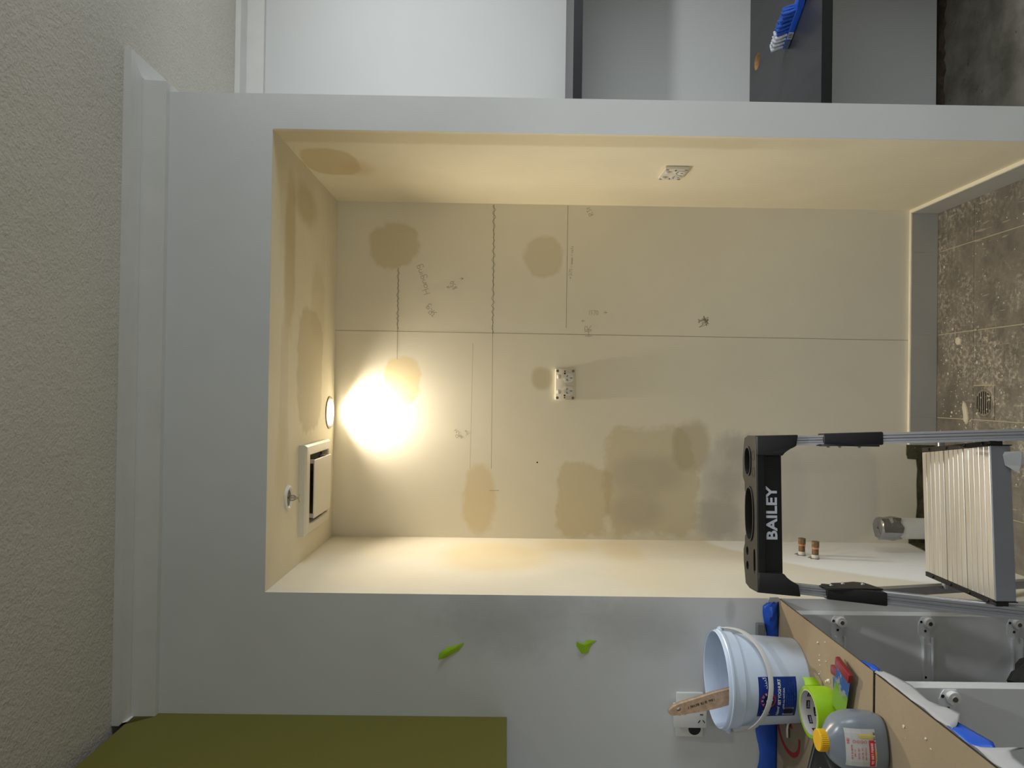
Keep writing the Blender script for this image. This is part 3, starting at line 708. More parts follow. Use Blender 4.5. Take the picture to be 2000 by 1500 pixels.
for k in range(4):
    fine.append(warp(blur_print(24-3*(k % 2), .0028, align='LEFT', seed=10+k), lambda x, y, z, k=k: Vector((x, y-.0046*k, 0))))
on_label(join_meshes(fine), -.020, .0610, .0010, 'lprint', 'fine_print')
fine = [warp(blur_print(20, .0026, align='LEFT', seed=20+k), lambda x, y, z, k=k: Vector((x, y-.0038*k, 0))) for k in range(5)]
on_label(join_meshes(fine), .014, .0570, .0010, 'lprint', 'fine_print')
on_label(plate([(-.011, -.0125), (.011, -.0125), (.011, .0125), (-.011, .0125)], [], 0), -.034, .0545, .0008, 'lbl', 'barcode_panel')
bars = [plate([(-.009+k*.0016, -.0105), (-.009+k*.0016+(.0005+.0005*(k % 3)), -.0105), (-.009+k*.0016+(.0005+.0005*(k % 3)), .0105), (-.009+k*.0016, .0105)], [], 0) for k in range(12)]
on_label(join_meshes(bars), -.034, .0545, .0012, 'ink', 'barcode')
# round red emblem with white ring lettering
EX, EZ, ER = -.004, .105, .0185
on_label(plate(circ(0, 0, ER, ER, 36), [], 0), EX, EZ, .0009, 'rprint', 'emblem')
M['navy'] = plain('dark_navy_print', (16, 22, 48), .5, var=0)
on_label(plate(circ(0, 0, .0110, .0110, 30), [], 0), EX, EZ-.001, .0013, 'navy', 'emblem_centre')
on_label(join_meshes([plate(circ(-.002, .0005, .0045, .006, 16, 2.4), [], 0), plate(circ(.0035, -.003, .0035, .003, 14), [], 0), plate(circ(.001, -.0075, .0022, .0026, 12), [], 0), plate(circ(-.0055, -.005, .0016, .003, 10), [], 0)]), EX, EZ-.001, .0017, 'wprint', 'emblem_figure')
for ch, a in zip('CHTAURA', [200, 165, 130, 95, 58, 22, -15]):
    ar = math.radians(a); rr = .0148
    on_label(text_mesh(ch, .0070, .0002), EX+rr*math.cos(ar), EZ-.0005+rr*math.sin(ar), .0013, 'wprint', 'lettering', ar-PI/2)
# arabic-style script at both sides of the emblem
def script(pls, x, z, s):
    bm = new_bm()
    for pl in pls: ribbon(bm, [(a*s, b*s) for a, b in pl], .0011, lambda u, v: (u, v, 0))
    me = bpy.data.meshes.new('m'); bm.to_mesh(me); bm.free(); on_label(me, x, z, .0011, 'wprint', 'script')
script([[(2.2, 1.6), (2.2, .6), (1.9, .3), (1.5, .6), (1.4, 1.0), (1.3, .3), (.9, .2), (.7, .8), (.6, .2), (.2, .2), (0, .7), (-.1, .2), (-.5, .1), (-.7, .5), (-1.0, .1)], [(1.9, 1.5), (2.0, .9)], [(.5, -.2), (.6, -.3)], [(-.2, 1.0), (-.1, 1.1)],
        [(2.3, -.9), (2.0, -1.4), (1.2, -1.5), (.4, -1.4), (0, -1.4), (-.2, -1.0), (-.5, -1.4), (-.8, -1.2), (-.7, -.9), (-.4, -1.2)]], .030, .106, .0075)
script([[(.9, 1.6), (.8, .6), (.4, .5), (.2, .9), (0, .5), (-.5, .5), (-.8, .9)], [(.6, -.6), (.3, -1.0), (0, -.5), (-.3, -.7), (-.6, -1.3), (-1.0, -1.0)], [(.2, -.2), (.3, -.1)], [(-.2, 1.2), (-.1, 1.3)]], -.037, .108, .0065)
# bail handle hanging forward
bm = new_bm(); pts = []
for i in range(41):
    s = i/40; a = ang0+PI*.5-.18-(PI-.36)*s if False else ang0-math.radians(94)+math.radians(188)*s
    dr_ = math.sin(PI*s); r_ = .1205+.004*dr_
    pts.append(Vector((r_*math.cos(a), r_*math.sin(a), .178-.074*dr_**.9)))
rows = []
for i, p in enumerate(pts):
    tdir = (pts[min(i+1, 40)]-pts[max(i-1, 0)]).normalized(); out = Vector((p.x, p.y, 0)).normalized(); up_ = tdir.cross(out).normalized()
    rows.append([bm.verts.new(p+out*a+up_*b) for a, b in ((-.0012, -.0055), (.0012, -.0055), (.0022, 0), (.0012, .0055), (-.0012, .0055))])
for a, b in zip(rows, rows[1:]):
    for k in range(5): bm.faces.new((a[k], a[(k+1) % 5], b[(k+1) % 5], b[k]))
bm.faces.new(rows[0]); bm.faces.new(rows[-1])
obj('bail_handle', bm, plain('translucent_white_strap', (206, 206, 204), .4, var=.03), bk, True)
for s in (-1, 1):
    a = ang0+s*math.radians(93); bm = new_bm(); bmesh.ops.create_uvsphere(bm, u_segments=16, v_segments=8, radius=.009)
    obj('handle_boss', bm, M['bucket'], bk, True, loc=(.1165*math.cos(a), .1165*math.sin(a), .176))

# ------------------------------------------------------------------ paintbrush leaning in the bucket
t = NT('beech_wood'); a = t.noise(14, 4, .6, stretch=(6, 6, .5)); M['wood'] = t.done(t.mix(t.ramp(a, .3, .7), lin((186, 154, 124)), lin((210, 180, 150))), .5)
P0 = Vector((-.694, 1.800, .872)); P1 = Vector((-.7755, 1.797, 1.181))
ax = (P1-P0).normalized(); L = (P1-P0).length
q = ax.to_track_quat('Z', 'Y')
pb = thing('paintbrush', 'paintbrush with pale wooden handle leaning inside the white bucket', 'paintbrush', tuple(P0))
pb.rotation_euler = q.to_euler()
# local: z along handle; flat face towards the viewer
vx = q.inverted() @ Vector((1, 0, 0)); fr = math.atan2(vx.y, vx.x)
hold = [(-.011, .10), (-.0165, .15), (-.0195, .19), (-.0185, .23), (-.0150, .27), (-.0125, .295), (-.009, L-.006), (-.003, L), (.004, L-.002), (.0105, L-.014), (.0140, .285), (.0155, .25), (.0185, .20), (.018, .16), (.012, .10)]
me = plate([(u, v) for u, v in hold], [circ(.001, L-.026, .0055, .0055, 18)], .014)
bm = new_bm(); bm.from_mesh(me); bmesh.ops.remove_doubles(bm, verts=bm.verts[:], dist=1e-5)
hd = obj('handle', bm, M['wood'], pb, False, rot=(PI/2, 0, fr))
bm = new_bm(); box(bm, -.026, .026, -.009, .009, .055, .105, .002, 1); o = obj('ferrule', bm, M['chrome'], pb, rot=(0, 0, fr))
bm = new_bm(); box(bm, -.028, .028, -.009, .009, .0, .055, .003, 1); obj('bristles', bm, plain('cream_bristles', (196, 170, 120), .8, var=.3, scale=150), pb, rot=(0, 0, fr))
me = blur_print(20, .0085, seed=4); 
o = obj('lettering', me, M['ink'], hd); o.location = (.002, .236, .0075); o.rotation_euler = (0, 0, PI/2+.05)

# ------------------------------------------------------------------ green tape roll
M['gtape'] = plain('lime_green_tape', (156, 200, 26), .5, var=.04, scale=40)
tr = thing('tape_roll', 'roll of lime green masking tape standing flat beside the bucket', 'tape', (-.7085, 1.648, ZK))
bm = new_bm(); lathe(bm, [(.0470, 0), (.054, 0), (.0545, .002), (.0545, .046), (.054, .048), (.0470, .048), (.0470, 0)], 56); obj('tape', bm, M['gtape'], tr, True)
bm = new_bm(); lathe(bm, [(.0445, .0005), (.0472, .0005), (.0472, .0478), (.0445, .0478), (.0445, .0005)], 48); core = obj('core', bm, plain('printed_core_card', (200, 198, 196), .6, var=.02), tr, True)
M['navytag'] = plain('navy_brand_print', (26, 26, 66), .6, var=0)
for k, (ad, z) in enumerate(((78, .030), (98, .014), (60, .014), (120, .030), (140, .014), (40, .030), (20, .014), (160, .030))):
    a0 = math.radians(ad+14)
    def inn(u, v, w_, a0=a0, z=z, lift=.0003): 
        a = a0-u/.0445; return Vector(((.0445-lift)*math.cos(a), (.0445-lift)*math.sin(a), z+v))
    m_ = join_meshes([plate([(-.0095+.0019*i, -.0042), (-.0095+.0019*(i+1), -.0042), (-.0095+.0019*(i+1), .0042), (-.0095+.0019*i, .0042)], [], 0) for i in range(10)])
    b_ = obj('brand_tag', warp(m_, inn), M['navytag'], core)
    obj('lettering', warp(text_mesh('Dulux', .0056, .0), lambda u, v, w_: inn(u, v-.0004, w_, lift=.0007)), M['wprint'], b_)
bm = new_bm(); a0 = math.radians(20); rows = []
for i in range(7):
    s = i/6; p = Vector((.0548*math.cos(a0), .0548*math.sin(a0), 0))+Vector((.45, .55, 0)).normalized()*.020*s+Vector((0, 0, 0))
    rows.append((bm.verts.new(p+Vector((0, 0, .012+.006*s))), bm.verts.new(p+Vector((0, 0, .048-.002*math.sin(s*3))))))
for a, b in zip(rows, rows[1:]): bm.faces.new((a[0], b[0], b[1], a[1]))
o = obj('loose_end', bm, M['gtape'], tr, True); md = o.modifiers.new('s', 'SOLIDIFY'); md.thickness = .0006

# ------------------------------------------------------------------ grey bottle with yellow cap
t = NT('grey_translucent_plastic'); M['gbot'] = t.done(t.mix(t.ramp(t.noise(8, 3), .3, .7), lin((116, 124, 134)), lin((126, 134, 144))), .28)
bt = thing('bottle', 'squat grey plastic bottle with yellow cap and printed white label', 'bottle', (-.668, 1.428, ZK), .20)
secs = [(.044, .036, .0), (.051, .043, .004), (.0535, .046, .016), (.0555, .048, .040), (.0545, .047, .060), (.050, .042, .078), (.041, .034, .092), (.028, .025, .102), (.0185, .0185, .107), (.016, .016, .110)]
bm = new_bm(); rows = []
for (a, b, z) in secs:
    e = 3.0 if z < .095 else 2.2
    rows.append([bm.verts.new((x, y, z)) for x, y in circ(0, 0, a, b, 40, e)])
for a, b in zip(rows, rows[1:]):
    for i in range(40): bm.faces.new((a[i], a[(i+1) % 40], b[(i+1) % 40], b[i]))
bm.faces.new(rows[0]); bm.faces.new(rows[-1])
me = mesh_of(bm, True); o = obj('body', me, M['gbot'], bt); md = o.modifiers.new('s', 'SUBSURF'); md.levels = 2; md.render_levels = 2
M['yel'] = plain('yellow_plastic', (232, 180, 20), .4, var=.04)
bm = new_bm(); rows = []
for (r_, z_) in ((.0195, .104), (.0205, .106), (.0205, .119), (.0190, .1215), (.0, .1218)):
    rows.append([bm.verts.new(((r_-(.0007 if (i % 2 and r_ > .02) else 0))*math.cos(2*PI*i/72), (r_-(.0007 if (i % 2 and r_ > .02) else 0))*math.sin(2*PI*i/72), z_)) for i in range(72)])
for a, b in zip(rows, rows[1:]):
    for i in range(72): bm.faces.new((a[i], a[(i+1) % 72], b[(i+1) % 72], b[i]))
obj('cap', bm, M['yel'], bt)
def fy(u, v):  # front surface of the bottle (superellipse) at height v
    for (s0, s1) in zip(secs, secs[1:]):
        if s0[2] <= v <= s1[2]:
            k = (v-s0[2])/(s1[2]-s0[2]); a = s0[0]+(s1[0]-s0[0])*k; b = s0[1]+(s1[1]-s0[1])*k
            return -b*(1-min(.98, abs(u)/a)**3)**(1/3)
    return -.04
def on_bot(me, x, z, lift, m, name, parent, rot=0):
    ca, sa = math.cos(rot), math.sin(rot)
    def fn(u, v, w_):
        X, Z = x+u*ca-v*sa, z+u*sa+v*ca; return Vector((X, fy(X, Z)-lift, Z))
    return obj(name, warp(me, fn), M[m], parent)
def gridplate(w_, h_, nx=8, ny=6):
    return join_meshes([plate([(-w_/2+w_*i/nx, -h_/2+h_*j/ny), (-w_/2+w_*(i+1)/nx, -h_/2+h_*j/ny), (-w_/2+w_*(i+1)/nx, -h_/2+h_*(j+1)/ny), (-w_/2+w_*i/nx, -h_/2+h_*(j+1)/ny)], [], 0) for i in range(nx) for j in range(ny)])
M['lblgrey'] = plain('off_white_label', (186, 186, 184), .45, var=.02); M['gold'] = plain('yellow_print', (226, 200, 70), .5, var=0); M['redp'] = plain('red_band_print', (206, 44, 40), .5, var=0)
lb = on_bot(gridplate(.066, .054), -.002, .057, .0006, 'lblgrey', 'label', bt)
on_bot(gridplate(.046, .0105, 8, 2), -.011, .0385, .0012, 'redp', 'red_band', lb)
on_bot(blur_print(13, .0066, seed=31), -.011, .0385, .0018, 'wprint', 'lettering', lb, PI)
on_bot(gridplate(.0075, .028, 2, 5), .019, .0475, .0012, 'gold', 'gold_band', lb)
on_bot(text_mesh('PROFESSIONAL', .0046, .0001), .019, .0475, .0018, 'lblgrey', 'lettering', lb, -PI/2)
on_bot(blur_print(9, .0052, seed=32), .016, .0325, .0012, 'ink', 'lettering', lb, PI)
on_bot(blur_print(9, .0048, seed=33), -.014, .0312, .0012, 'gold', 'lettering', lb, PI)
for k in range(4):
    z = .050+k*.0065
    on_bot(blur_print(13-k, .0036, seed=34+k), -.012, z, .0012, 'redp', 'lettering', lb, PI)
    on_bot(plate(circ(0, 0, .0026, .0026, 14), [circ(0, 0, .0019, .0019, 14)], 0), .009, z, .0012, 'redp', 'icon_ring', lb)
on_bot(blur_print(14, .0040, seed=41), -.010, .0745, .0012, 'redp', 'lettering', lb, PI)
on_bot(blur_print(5, .0052, seed=42), .010, .0800, .0012, 'redp', 'lettering', lb, PI)

# ------------------------------------------------------------------ filling knives
M['redpl'] = plain('dark_red_plastic', (132, 34, 38), .3, var=.08)
def blade_mat(nm, green_at):
    t = NT(nm); sep = t.n('ShaderNodeSeparateXYZ'); t.l(t.coord(), sep.inputs[0]); nz = t.math('MULTIPLY', t.math('SUBTRACT', t.noise(60, 4), .5), .03)
    x = t.math('ADD', sep.outputs[0], nz)
    col = t.mix(t.ramp(x, -.046, -.040), lin((110, 150, 50)), lin((44, 84, 150)))
    col = t.mix(t.ramp(t.noise(50, 3), .52, .60), col, lin((140, 144, 140)))
    col = t.mix(t.ramp(x, -.060, -.052), lin((122, 164, 60)), col)
    return t.done(col, .4, .2)
def knife(label, loc, rz, w_, ln, zlift):
    k = thing('filling_knife', label, 'scraper', loc, rz, 'filling knives on the cardboard')
    bm = new_bm(); box(bm, -ln, .004, -w_/2+.002, w_/2-.002, .0040+zlift, .0048+zlift); obj('blade', bm, blade_mat('painted_blade', 0), k)
    bm = new_bm(); box(bm, -.006, .014, -w_/2, w_/2, .0+zlift, .0105+zlift, .003, 2); obj('handle', bm, M['redpl'], k, True)
    return k
knife('filling knife with red handle, under the other knife by the bottle', (-.606, 1.594, ZK), .05, .062, .085, 0)
knife('filling knife with red handle, lying on top of the other knife', (-.580, 1.548, ZK+.0108), -.26, .066, .100, .0)

# ------------------------------------------------------------------ bent chrome rod and black case
bm = new_bm(); pts = [(-.872, 1.876, ZK+.0048), (-.850, 1.878, ZK+.0048), (-.835, 1.872, ZK+.0048), (-.822, 1.858, ZK+.0048), (-.808, 1.840, ZK+.0048), (-.79, 1.825, ZK+.0048), (-.765, 1.722, ZK+.0048), (-.765, 1.712, ZK+.0048)]
pts = pts[:6]+[(-.775, 1.75+.06, ZK+.0048)]
tube(bm, pts, .0046, 12); tag(obj('bent_rod', bm, M['chrome'], None, True), 'bent chrome rod lying between bucket and green tape', 'rod')
M['bcase'] = plain('black_case_plastic', (16, 16, 18), .35, var=.1)
ca_ = thing('tool_case', 'black plastic tool case with thin silver edge behind grey bottle', 'case', (-.86, 1.60, ZK), -.42)
bm = new_bm(); box(bm, -.085, .085, -.075, .075, 0, .040, .006, 2); obj('shell', bm, M['bcase'], ca_, True)
bm = new_bm(); box(bm, -.08, .0865, .058, .062, .0395, .0415); obj('silver_edge', bm, M['satin'], ca_)
bm = new_bm(); box(bm, -.01, .05, .015, .020, .0398, .042); obj('silver_latch', bm, M['satin'], ca_)
bm = new_bm(); box(bm, .0, .06, -.06, .005, .0396, .0425, .001, 1); obj('lid_panel', bm, M['bcase'], ca_)

# ------------------------------------------------------------------ wall socket with plug-in safety switch
ws = thing('wall_socket', 'white wall socket with plugged adaptor on wall behind the bucket', 'socket', (-.851, YF, 1.088))
bm = new_bm(); box(bm, -.0585, .0585, -.011, 0, -.0365, .0365, .004, 2); obj('plate', bm, M['plast'], ws, True)
bm = new_bm(); lathe(bm, [(.0095, 0), (.0090, .0022), (0, .0026)], 22); obj('round_switch', bm, M['plast'], ws, True, loc=(-.0355, -.011, .0175), rot=(PI/2, 0, 0))
bm = new_bm(); lathe(bm, [(0, 0), (.0165, 0)], 30); obj('round_socket', bm, M['ink'], ws, loc=(-.036, -.0114, -.0125), rot=(PI/2, 0, 0))
bm = new_bm(); box(bm, -.024, .034, -.036, -.011, -.039, .047, .004, 2); ad = obj('safety_adaptor', bm, M['plast'], ws, True)
bm = new_bm(); box(bm, .010, .022, -.0366, -.0358, .031, .037); obj('dark_button', bm, M['ink'], ad)
bm = new_bm(); box(bm, .012, .022, -.0366, -.0358, .017, .024); obj('green_indicator', bm, plain('green_indicator_plastic', (70, 140, 50), .4), ad)
for (x, z, r_) in ((-.006, -.018, .6), (-.006, -.030, -.6), (.012, -.024, PI/2)):
    bm = new_bm(); box(bm, -.0042, .0042, -.0004, .0004, -.0011, .0011); obj('pin_slot', bm, M['ink'], ad, loc=(x, -.0364, z), rot=(0, r_, 0))

# ------------------------------------------------------------------ green tape scraps on the front wall
def scrap(label, x, z, poly, tilt):
    bm = new_bm(); prism(bm, poly, 0, -.0006, lambda u, v, d: (u*1.25, d-max(0, v-.002)*tilt, v*1.25))
    o = obj('green_tape_scrap', bm, M['gtape'], None, False, loc=(x, YF-.0008, z)); md = o.modifiers.new('s', 'SUBSURF'); md.subdivision_type = 'SIMPLE'; md.levels = 1
    tag(o, label, 'tape', 'green tape scraps on the front wall')
scrap('upper curled lime green tape scrap on grey wall beside niche', -.694, 1.7276, [(-.016, .022), (-.013, .006), (.004, -.022), (.019, -.032), (.012, -.012), (.009, .004), (-.002, .020)], .5)
scrap('lower lime green tape scrap on grey wall above the bucket', -.676, 1.3660, [(.012, .019), (.003, .020), (-.016, .008), (-.013, -.006), (.004, -.012), (.012, -.024), (.013, -.004), (.004, .006)], .5)

# ------------------------------------------------------------------ step ladder
M['alu'] = plain('ladder_aluminium', (176, 178, 184), .38, .85, .05, 20)
t = NT('ribbed_tread'); a = t.noise(40, 4, .6, stretch=(.08, 1, 1)); col = t.mix(t.ramp(a, .3, .7), lin((204, 201, 195)), lin((220, 217, 211)))
col = t.mix(t.ramp(t.noise(22, 4, .7), .72, .78), col, lin((150, 138, 120))); M['tread'] = t.done(col, .36, .75)
M['blk'] = plain('black_ladder_plastic', (15, 15, 17), .5, var=.15, scale=60, bump=.15, bscale=300)
LX, LY = -.2785, 1.62
ld = thing('step_ladder', 'aluminium step ladder with black top tray standing before the niche', 'ladder', (LX, LY, -.0138), math.radians(4))
Zo = .0138
def rail_pt(z): return 1.80-LY-.16*(.95-z)/.45   # local y of front rail at height z
def half(z): return .1745+(.95-z)*.043           # half spacing, rail centre
def chan(bm, s, z0, z1, w_, d_, groove=True):
    """leaning channel rail between heights z0,z1"""
    sec = [(-w_/2, 0), (-w_*.30, 0), (-w_*.22, .003), (-w_*.06, .003), (0, 0), (w_*.06, .003), (w_*.22, .003), (w_*.30, 0), (w_/2, 0), (w_/2, d_*.3), (w_/2-.002, d_*.34), (w_/2-.002, d_*.6), (w_/2, d_*.64), (w_/2, d_), (-w_/2, d_)]
    A = [bm.verts.new((s*half(z0)+u, rail_pt(z0)+v, z0+Zo)) for u, v in sec]; B = [bm.verts.new((s*half(z1)+u, rail_pt(z1)+v, z1+Zo)) for u, v in sec]
    bm.faces.new(A); bm.faces.new(B[::-1])
    for i in range(len(sec)):
        j = (i+1) % len(sec); bm.faces.new((A[i], B[i], B[j], A[j]))
for s in (-1, 1):
    bm = new_bm(); chan(bm, s, .005, .72, .026, .048); obj('front_rail', bm, M['alu'], ld)
    bm = new_bm(); chan(bm, s, .70, .93, .023, .026); obj('upper_rail', bm, M['alu'], ld)
    # rear leg from the hinge bracket to the floor
    bm = new_bm(); za, zb_ = .74, .005; w2 = .010
    ya, yb = rail_pt(.74)+.03, 2.10-LY; xa, xb = s*.184, s*.212
    A = [bm.verts.new((xa+u, ya+v, za+Zo)) for u, v in ((-w2, 0), (w2, 0), (w2, .03), (-w2, .03))]
    B = [bm.verts.new((xb+u, yb+v, zb_+Zo)) for u, v in ((-w2, 0), (w2, 0), (w2, .03), (-w2, .03))]
    bm.faces.new(A); bm.faces.new(B[::-1])
    for i in range(4): bm.faces.new((A[i], B[i], B[(i+1) % 4], A[(i+1) % 4]))
    obj('rear_leg', bm, M['alu'], ld)
    # hinge bracket
    bm = new_bm(); A = []
    z0, z1 = .700, .822
    secA = [(-.0155, -.003), (.0155, -.003), (.0155, .052), (-.0155, .052)]
    V0 = [bm.verts.new((s*half(z0)+u, rail_pt(z0)+v, z0+Zo)) for u, v in secA]; V1 = [bm.verts.new((s*half(z1)+u, rail_pt(z1)+v*.65, z1+Zo)) for u, v in secA]
    bm.faces.new(V0); bm.faces.new(V1[::-1])
    for i in range(4): bm.faces.new((V0[i], V1[i], V1[(i+1) % 4], V0[(i+1) % 4]))
    bmesh.ops.bevel(bm, geom=bm.edges[:], offset=.003, segments=2, profile=.5, affect='EDGES'); hb = obj('hinge_bracket', bm, M['blk'], ld, True)
    # side plate of the bracket, rounded, towards the rear leg
    me = plate([(0, -.064), (.075, -.056), (.088, -.035), (.072, .000), (.066, .030), (.052, .034), (.046, .058), (.034, .072), (0, .070)], [], .004)
    zc_ = .762
    obj('bracket_plate', me, M['blk'], hb, loc=(s*half(zc_)-(.0150 if s > 0 else -.0150), rail_pt(zc_), zc_+Zo), rot=(PI/2, 0, PI/2))
    for (dy, dz) in ((.055, .006), (.030, .045), (.050, -.040)):
        bm = new_bm(); bmesh.ops.create_uvsphere(bm, u_segments=10, v_segments=6, radius=.0045)
        obj('rivet', bm, M['alu'], hb, True, loc=(s*half(zc_)-(.0172 if s > 0 else -.0172), rail_pt(zc_)+dy, zc_+dz+Zo))
    bm = new_bm(); box(bm, s*half(0)-.018, s*half(0)+.018, rail_pt(0)-.006, rail_pt(0)+.056, Zo-.0136, Zo+.05, .003, 1); obj('rubber_foot', bm, M['blk'], ld)
    bm = new_bm(); box(bm, s*.212-.013, s*.212+.013, 2.10-LY-.008, 2.10-LY+.034, Zo-.0006, Zo+.05, .003, 1); obj('rubber_foot', bm, M['blk'], ld)
# platform
PZ = .497+Zo; pn, pf = 1.640-LY, 1.905-LY
hn, hf = .170, .152
pl = obj('platform', prism(new_bm(), [(-hn, pn), (hn, pn), (hf, pf), (-hf, pf)], PZ-.022, PZ-.003, lambda u, v, d: (u, v, d)), M['tread'], ld)
ribs = [0]
yy = pn+.002; k = 0
while yy < pf-.010:
    wd = .0188
    t0, t1 = (yy-pn)/(pf-pn), (yy+wd-pn)/(pf-pn); h0, h1 = hn+(hf-hn)*t0, hn+(hf-hn)*t1
    bm = new_bm(); 
    prism(bm, [(yy, PZ-.0035), (yy, PZ-.0007), (yy+.001, PZ), (yy+wd-.0022, PZ), (yy+wd-.0012, PZ-.0007), (yy+wd-.0012, PZ-.0035)], -1, 1, lambda u, v, d, y0=yy, h0=h0, h1=h1, wd=wd: (d*(h0+(h1-h0)*(u-y0)/wd), u, v))
    obj('tread_rib', bm, M['tread'], pl); yy += wd+(.003 if k in (4, 8) else 0); k += 1
bm = new_bm(); box(bm, -hn-.002, hn+.002, pn-.004, pn, PZ-.045, PZ+.0005, .001, 1); obj('front_lip', bm, plain('blue_grey_anodised', (158, 163, 172), .4, .6, .04), ld)
for s in (-1, 1):
    bm = new_bm(); prism(bm, [(s*(hn+.001), pn-.006), (s*(hn+.012), pn-.006), (s*(hf+.012), pf+.002), (s*(hf+.001), pf+.002)], PZ-.026, PZ+.002, lambda u, v, d: (u, v, d)); tr_ = obj('side_trim', bm, M['blk'], ld)
    for q_ in (.08, .33, .6, .88):
        bm = new_bm(); bmesh.ops.create_uvsphere(bm, u_segments=8, v_segments=6, radius=.004); obj('rivet', bm, M['blk'], tr_, True, loc=(s*(hn+.0065+(hf-hn)*q_), pn+(pf-pn)*q_, PZ+.002))
    bm = new_bm(); tube(bm, [(s*(hn+.008), pn+.012, PZ-.014), (s*(half(.49)-.012), pn+.012, PZ-.014)], .008, 12); obj('pivot_pin', bm, M['blk'], ld, True)
    bm = new_bm(); box(bm, s*(hn+.002)-(.002 if s < 0 else 0), s*(hn+.002)+(.002 if s > 0 else 0), pn-.006, pn+.006, PZ-.047, PZ+.002); obj('lip_end', bm, M['blk'], ld)
bm = new_bm(); tube(bm, [(-.192, 1.885-LY, PZ-.036), (.192, 1.885-LY, PZ-.036)], .009, 12); obj('cross_bar', bm, M['alu'], ld, True)
# lower step
bm = new_bm(); ys_ = rail_pt(.25); box(bm, -half(.25)+.013, half(.25)-.013, ys_, ys_+.085, .235+Zo, .262+Zo, .003, 1); obj('step', bm, M['tread'], ld)
# paper tag stuck on the lip
bm = new_bm(); vv = [(.112, PZ-.052), (.128, PZ-.030), (.150, PZ-.026), (.158, PZ-.030), (.160, PZ-.062), (.135, PZ-.068), (.128, PZ-.058)]
prism(bm, vv, pn-.006, pn-.0052, lambda u, v, d: (u, d-(.010 if v < PZ-.05 else 0), v)); obj('paper_tag', bm, M['paper'], ld)

# top tray
TY, TZ = rail_pt(.95)-.012, .973+Zo    # front face y, top z
W2 = .1885
ty0 = TY
tray = None
holes = [circ(.125, TY+.060, .033, .020, 26, 2.3), circ(-.005, TY+.052, .062, .026, 32, 2.4), circ(-.100, TY+.075, .011, .009, 16), circ(-.136, TY+.075, .011, .009, 16), circ(-.118, TY+.022, .030, .0075, 24, 3)]
outl = [(-W2, TY), (W2, TY), (W2+.001, TY+.06), (W2-.006, TY+.088), (W2-.06, TY+.104), (.085, TY+.104), (.070, TY+.090), (.05, TY+.090), (.045, TY+.084), (-.06, TY+.084), (-.065, TY+.092), (-.085, TY+.094), (-.10, TY+.104), (-W2+.06, TY+.104), (-W2+.006, TY+.090), (-W2-.001, TY+.06)]
tray = obj('top_tray', plate(outl, holes, .012), M['blk'], ld, loc=(0, 0, TZ-.006))
# rims of the tray
bm = new_bm(); n_o = len(outl)
for i in range(1, n_o):
    a, b = Vector((*outl[i], 0)), Vector((*outl[(i+1) % n_o], 0)); d = (b-a).normalized(); nrm = Vector((-d.y, d.x, 0))*.003
    A = [bm.verts.new(p) for p in (a+Vector((0, 0, TZ-.052)), b+Vector((0, 0, TZ-.052)), b+nrm+Vector((0, 0, TZ-.052)), a+nrm+Vector((0, 0, TZ-.052)))]
    B = [bm.verts.new(p) for p in (a+Vector((0, 0, TZ-.010)), b+Vector((0, 0, TZ-.010)), b+nrm+Vector((0, 0, TZ-.010)), a+nrm+Vector((0, 0, TZ-.010)))]
    bm.faces.new(A); bm.faces.new(B)
    for k in range(4): bm.faces.new((A[k], A[(k+1) % 4], B[(k+1) % 4], B[k]))
obj('skirt', bm, M['blk'], tray, loc=(0, 0, -TZ+.006))
bm = new_bm(); box(bm, -W2, W2, TY-.001, TY+.010, TZ-.020, TZ-.0005, .002, 1); obj('front_rim', bm, M['blk'], tray, loc=(0, 0, -TZ+.006))
bm = new_bm(); box(bm, -W2+.03, W2-.03, TY+.003, TY+.008, TZ-.062, TZ-.015, .001, 1); obj('front_panel', bm, plain('deep_black_panel', (10, 10, 12), .5, var=.05), tray, loc=(0, 0, -TZ+.006))
for s in (-1, 1):
    bm = new_bm(); x0, x1 = (W2-.034, W2) if s > 0 else (-W2, -W2+.034)
    poly = [(W2, -.001), (W2-.048, -.001), (W2-.048, -.058), (W2-.034, -.066), (W2-.030, -.078), (W2-.024, -.088), (W2+.003, -.092)]
    prism(bm, [(s*u, v) for u, v in poly], -.003, .036, lambda u, v, d: (u, TY+d+(-v)*(-.30)*1.0, TZ+v)); bmesh.ops.bevel(bm, geom=bm.edges[:], offset=.0025, segments=2, profile=.5, affect='EDGES')
    obj('rail_socket', bm, M['blk'], tray, True, loc=(0, 0, -TZ+.006))
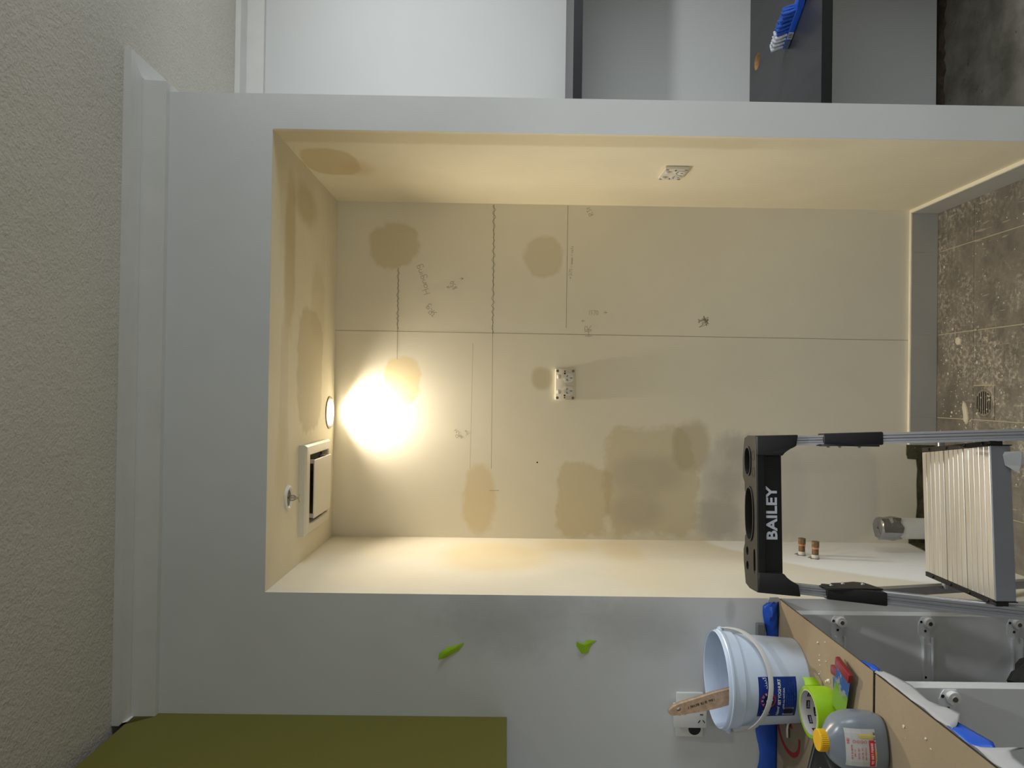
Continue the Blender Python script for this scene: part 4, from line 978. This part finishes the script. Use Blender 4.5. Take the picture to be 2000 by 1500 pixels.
    # raised embossed ring around the bore
for (hx, hy, rx, ry) in ((.125, TY+.060, .037, .024), (-.005, TY+.052, .068, .031)):
    obj('hole_rim', plate(circ(hx, hy, rx, ry, 32, 2.4), [circ(hx, hy, rx-.004, ry-.004, 32, 2.4)], .006), M['blk'], tray, loc=(0, 0, .006))
M['silver_txt'] = plain('silver_lettering', (196, 200, 210), .4, var=0)
me = text_mesh('BAILEY', .036, .0010, .0004, space=1.02); o = obj('lettering', me, M['silver_txt'], tray, loc=(.000, TY+.0022, -.038+.006), rot=(PI/2, 0, 0)); o.scale = (1.14, 1, 1)
for (x, ch) in ((.098, '3/8'), (.140, '1/2')):
    q_ = obj('size_mark', plate(circ(0, 0, .013, .010, 24), [circ(0, 0, .0115, .0085, 24)], .0008), M['ink'], tray, loc=(x, TY+.022, .0062))
    obj('lettering', blur_print(3, .010, seed=int(x*1000)), M['ink'], q_)

# ------------------------------------------------------------------ plaster flakes on the niche floor
M['flake'] = plain('plaster_flake', (206, 197, 176), .9, var=.1, bump=.3, bscale=120)
def flake(label, x, y, pts, h=.004):
    bm = new_bm(); prism(bm, pts, 0, h, lambda u, v, d: (u*(1-.12*d/h), v*(1-.12*d/h), d)); tag(obj('plaster_flake', bm, M['flake'], None, False, loc=(x, y, .0004)), label, 'flake', 'plaster flakes on the niche floor')
flake('small round plaster flake on floor tile near the skirting', .196, 2.575, [(-.013, -.012), (.004, -.016), (.015, -.004), (.012, .012), (-.004, .016), (-.015, .006)])
flake('long pointed plaster flake on floor tile beside the drain', -.055, 2.535, [(-.038, -.012), (-.020, -.020), (.012, -.014), (.032, -.004), (.040, .010), (.020, .013), (-.008, .006), (-.032, .004)])
flake('narrow plaster flake on floor tile at the ladder foot', -.40, 2.16, [(-.06, -.006), (.0, -.010), (.05, .0), (.0, .008)])
bm = new_bm(); random.seed(31)
for _ in range(420):
    k = random.random()
    x = random.gauss(.0, .12) if k < .5 else random.uniform(-.5, .66); y = random.gauss(2.5, .1) if k < .5 else random.uniform(2.0, 2.69)
    if not (-.53 < x < .67 and 1.98 < y < 2.69) or abs(x+.459)**2+abs(y-2.55)**2 < .003: continue
    s = random.uniform(.0012, .0042)*(1 if random.random() < .9 else 1.8); a = random.uniform(0, 6.28)
    vs = [bm.verts.new((x+s*random.uniform(.6, 1.1)*math.cos(a+k_*1.26), y+s*random.uniform(.6, 1.1)*math.sin(a+k_*1.26), .0006)) for k_ in range(5)]
    top_ = bm.verts.new((x, y, .0006+s*.6))
    for i in range(5): bm.faces.new((vs[i], vs[(i+1) % 5], top_))
tag(obj('plaster_debris', bm, M['flake']), 'scattered plaster debris over the dusty niche tiles', None, kind='stuff')
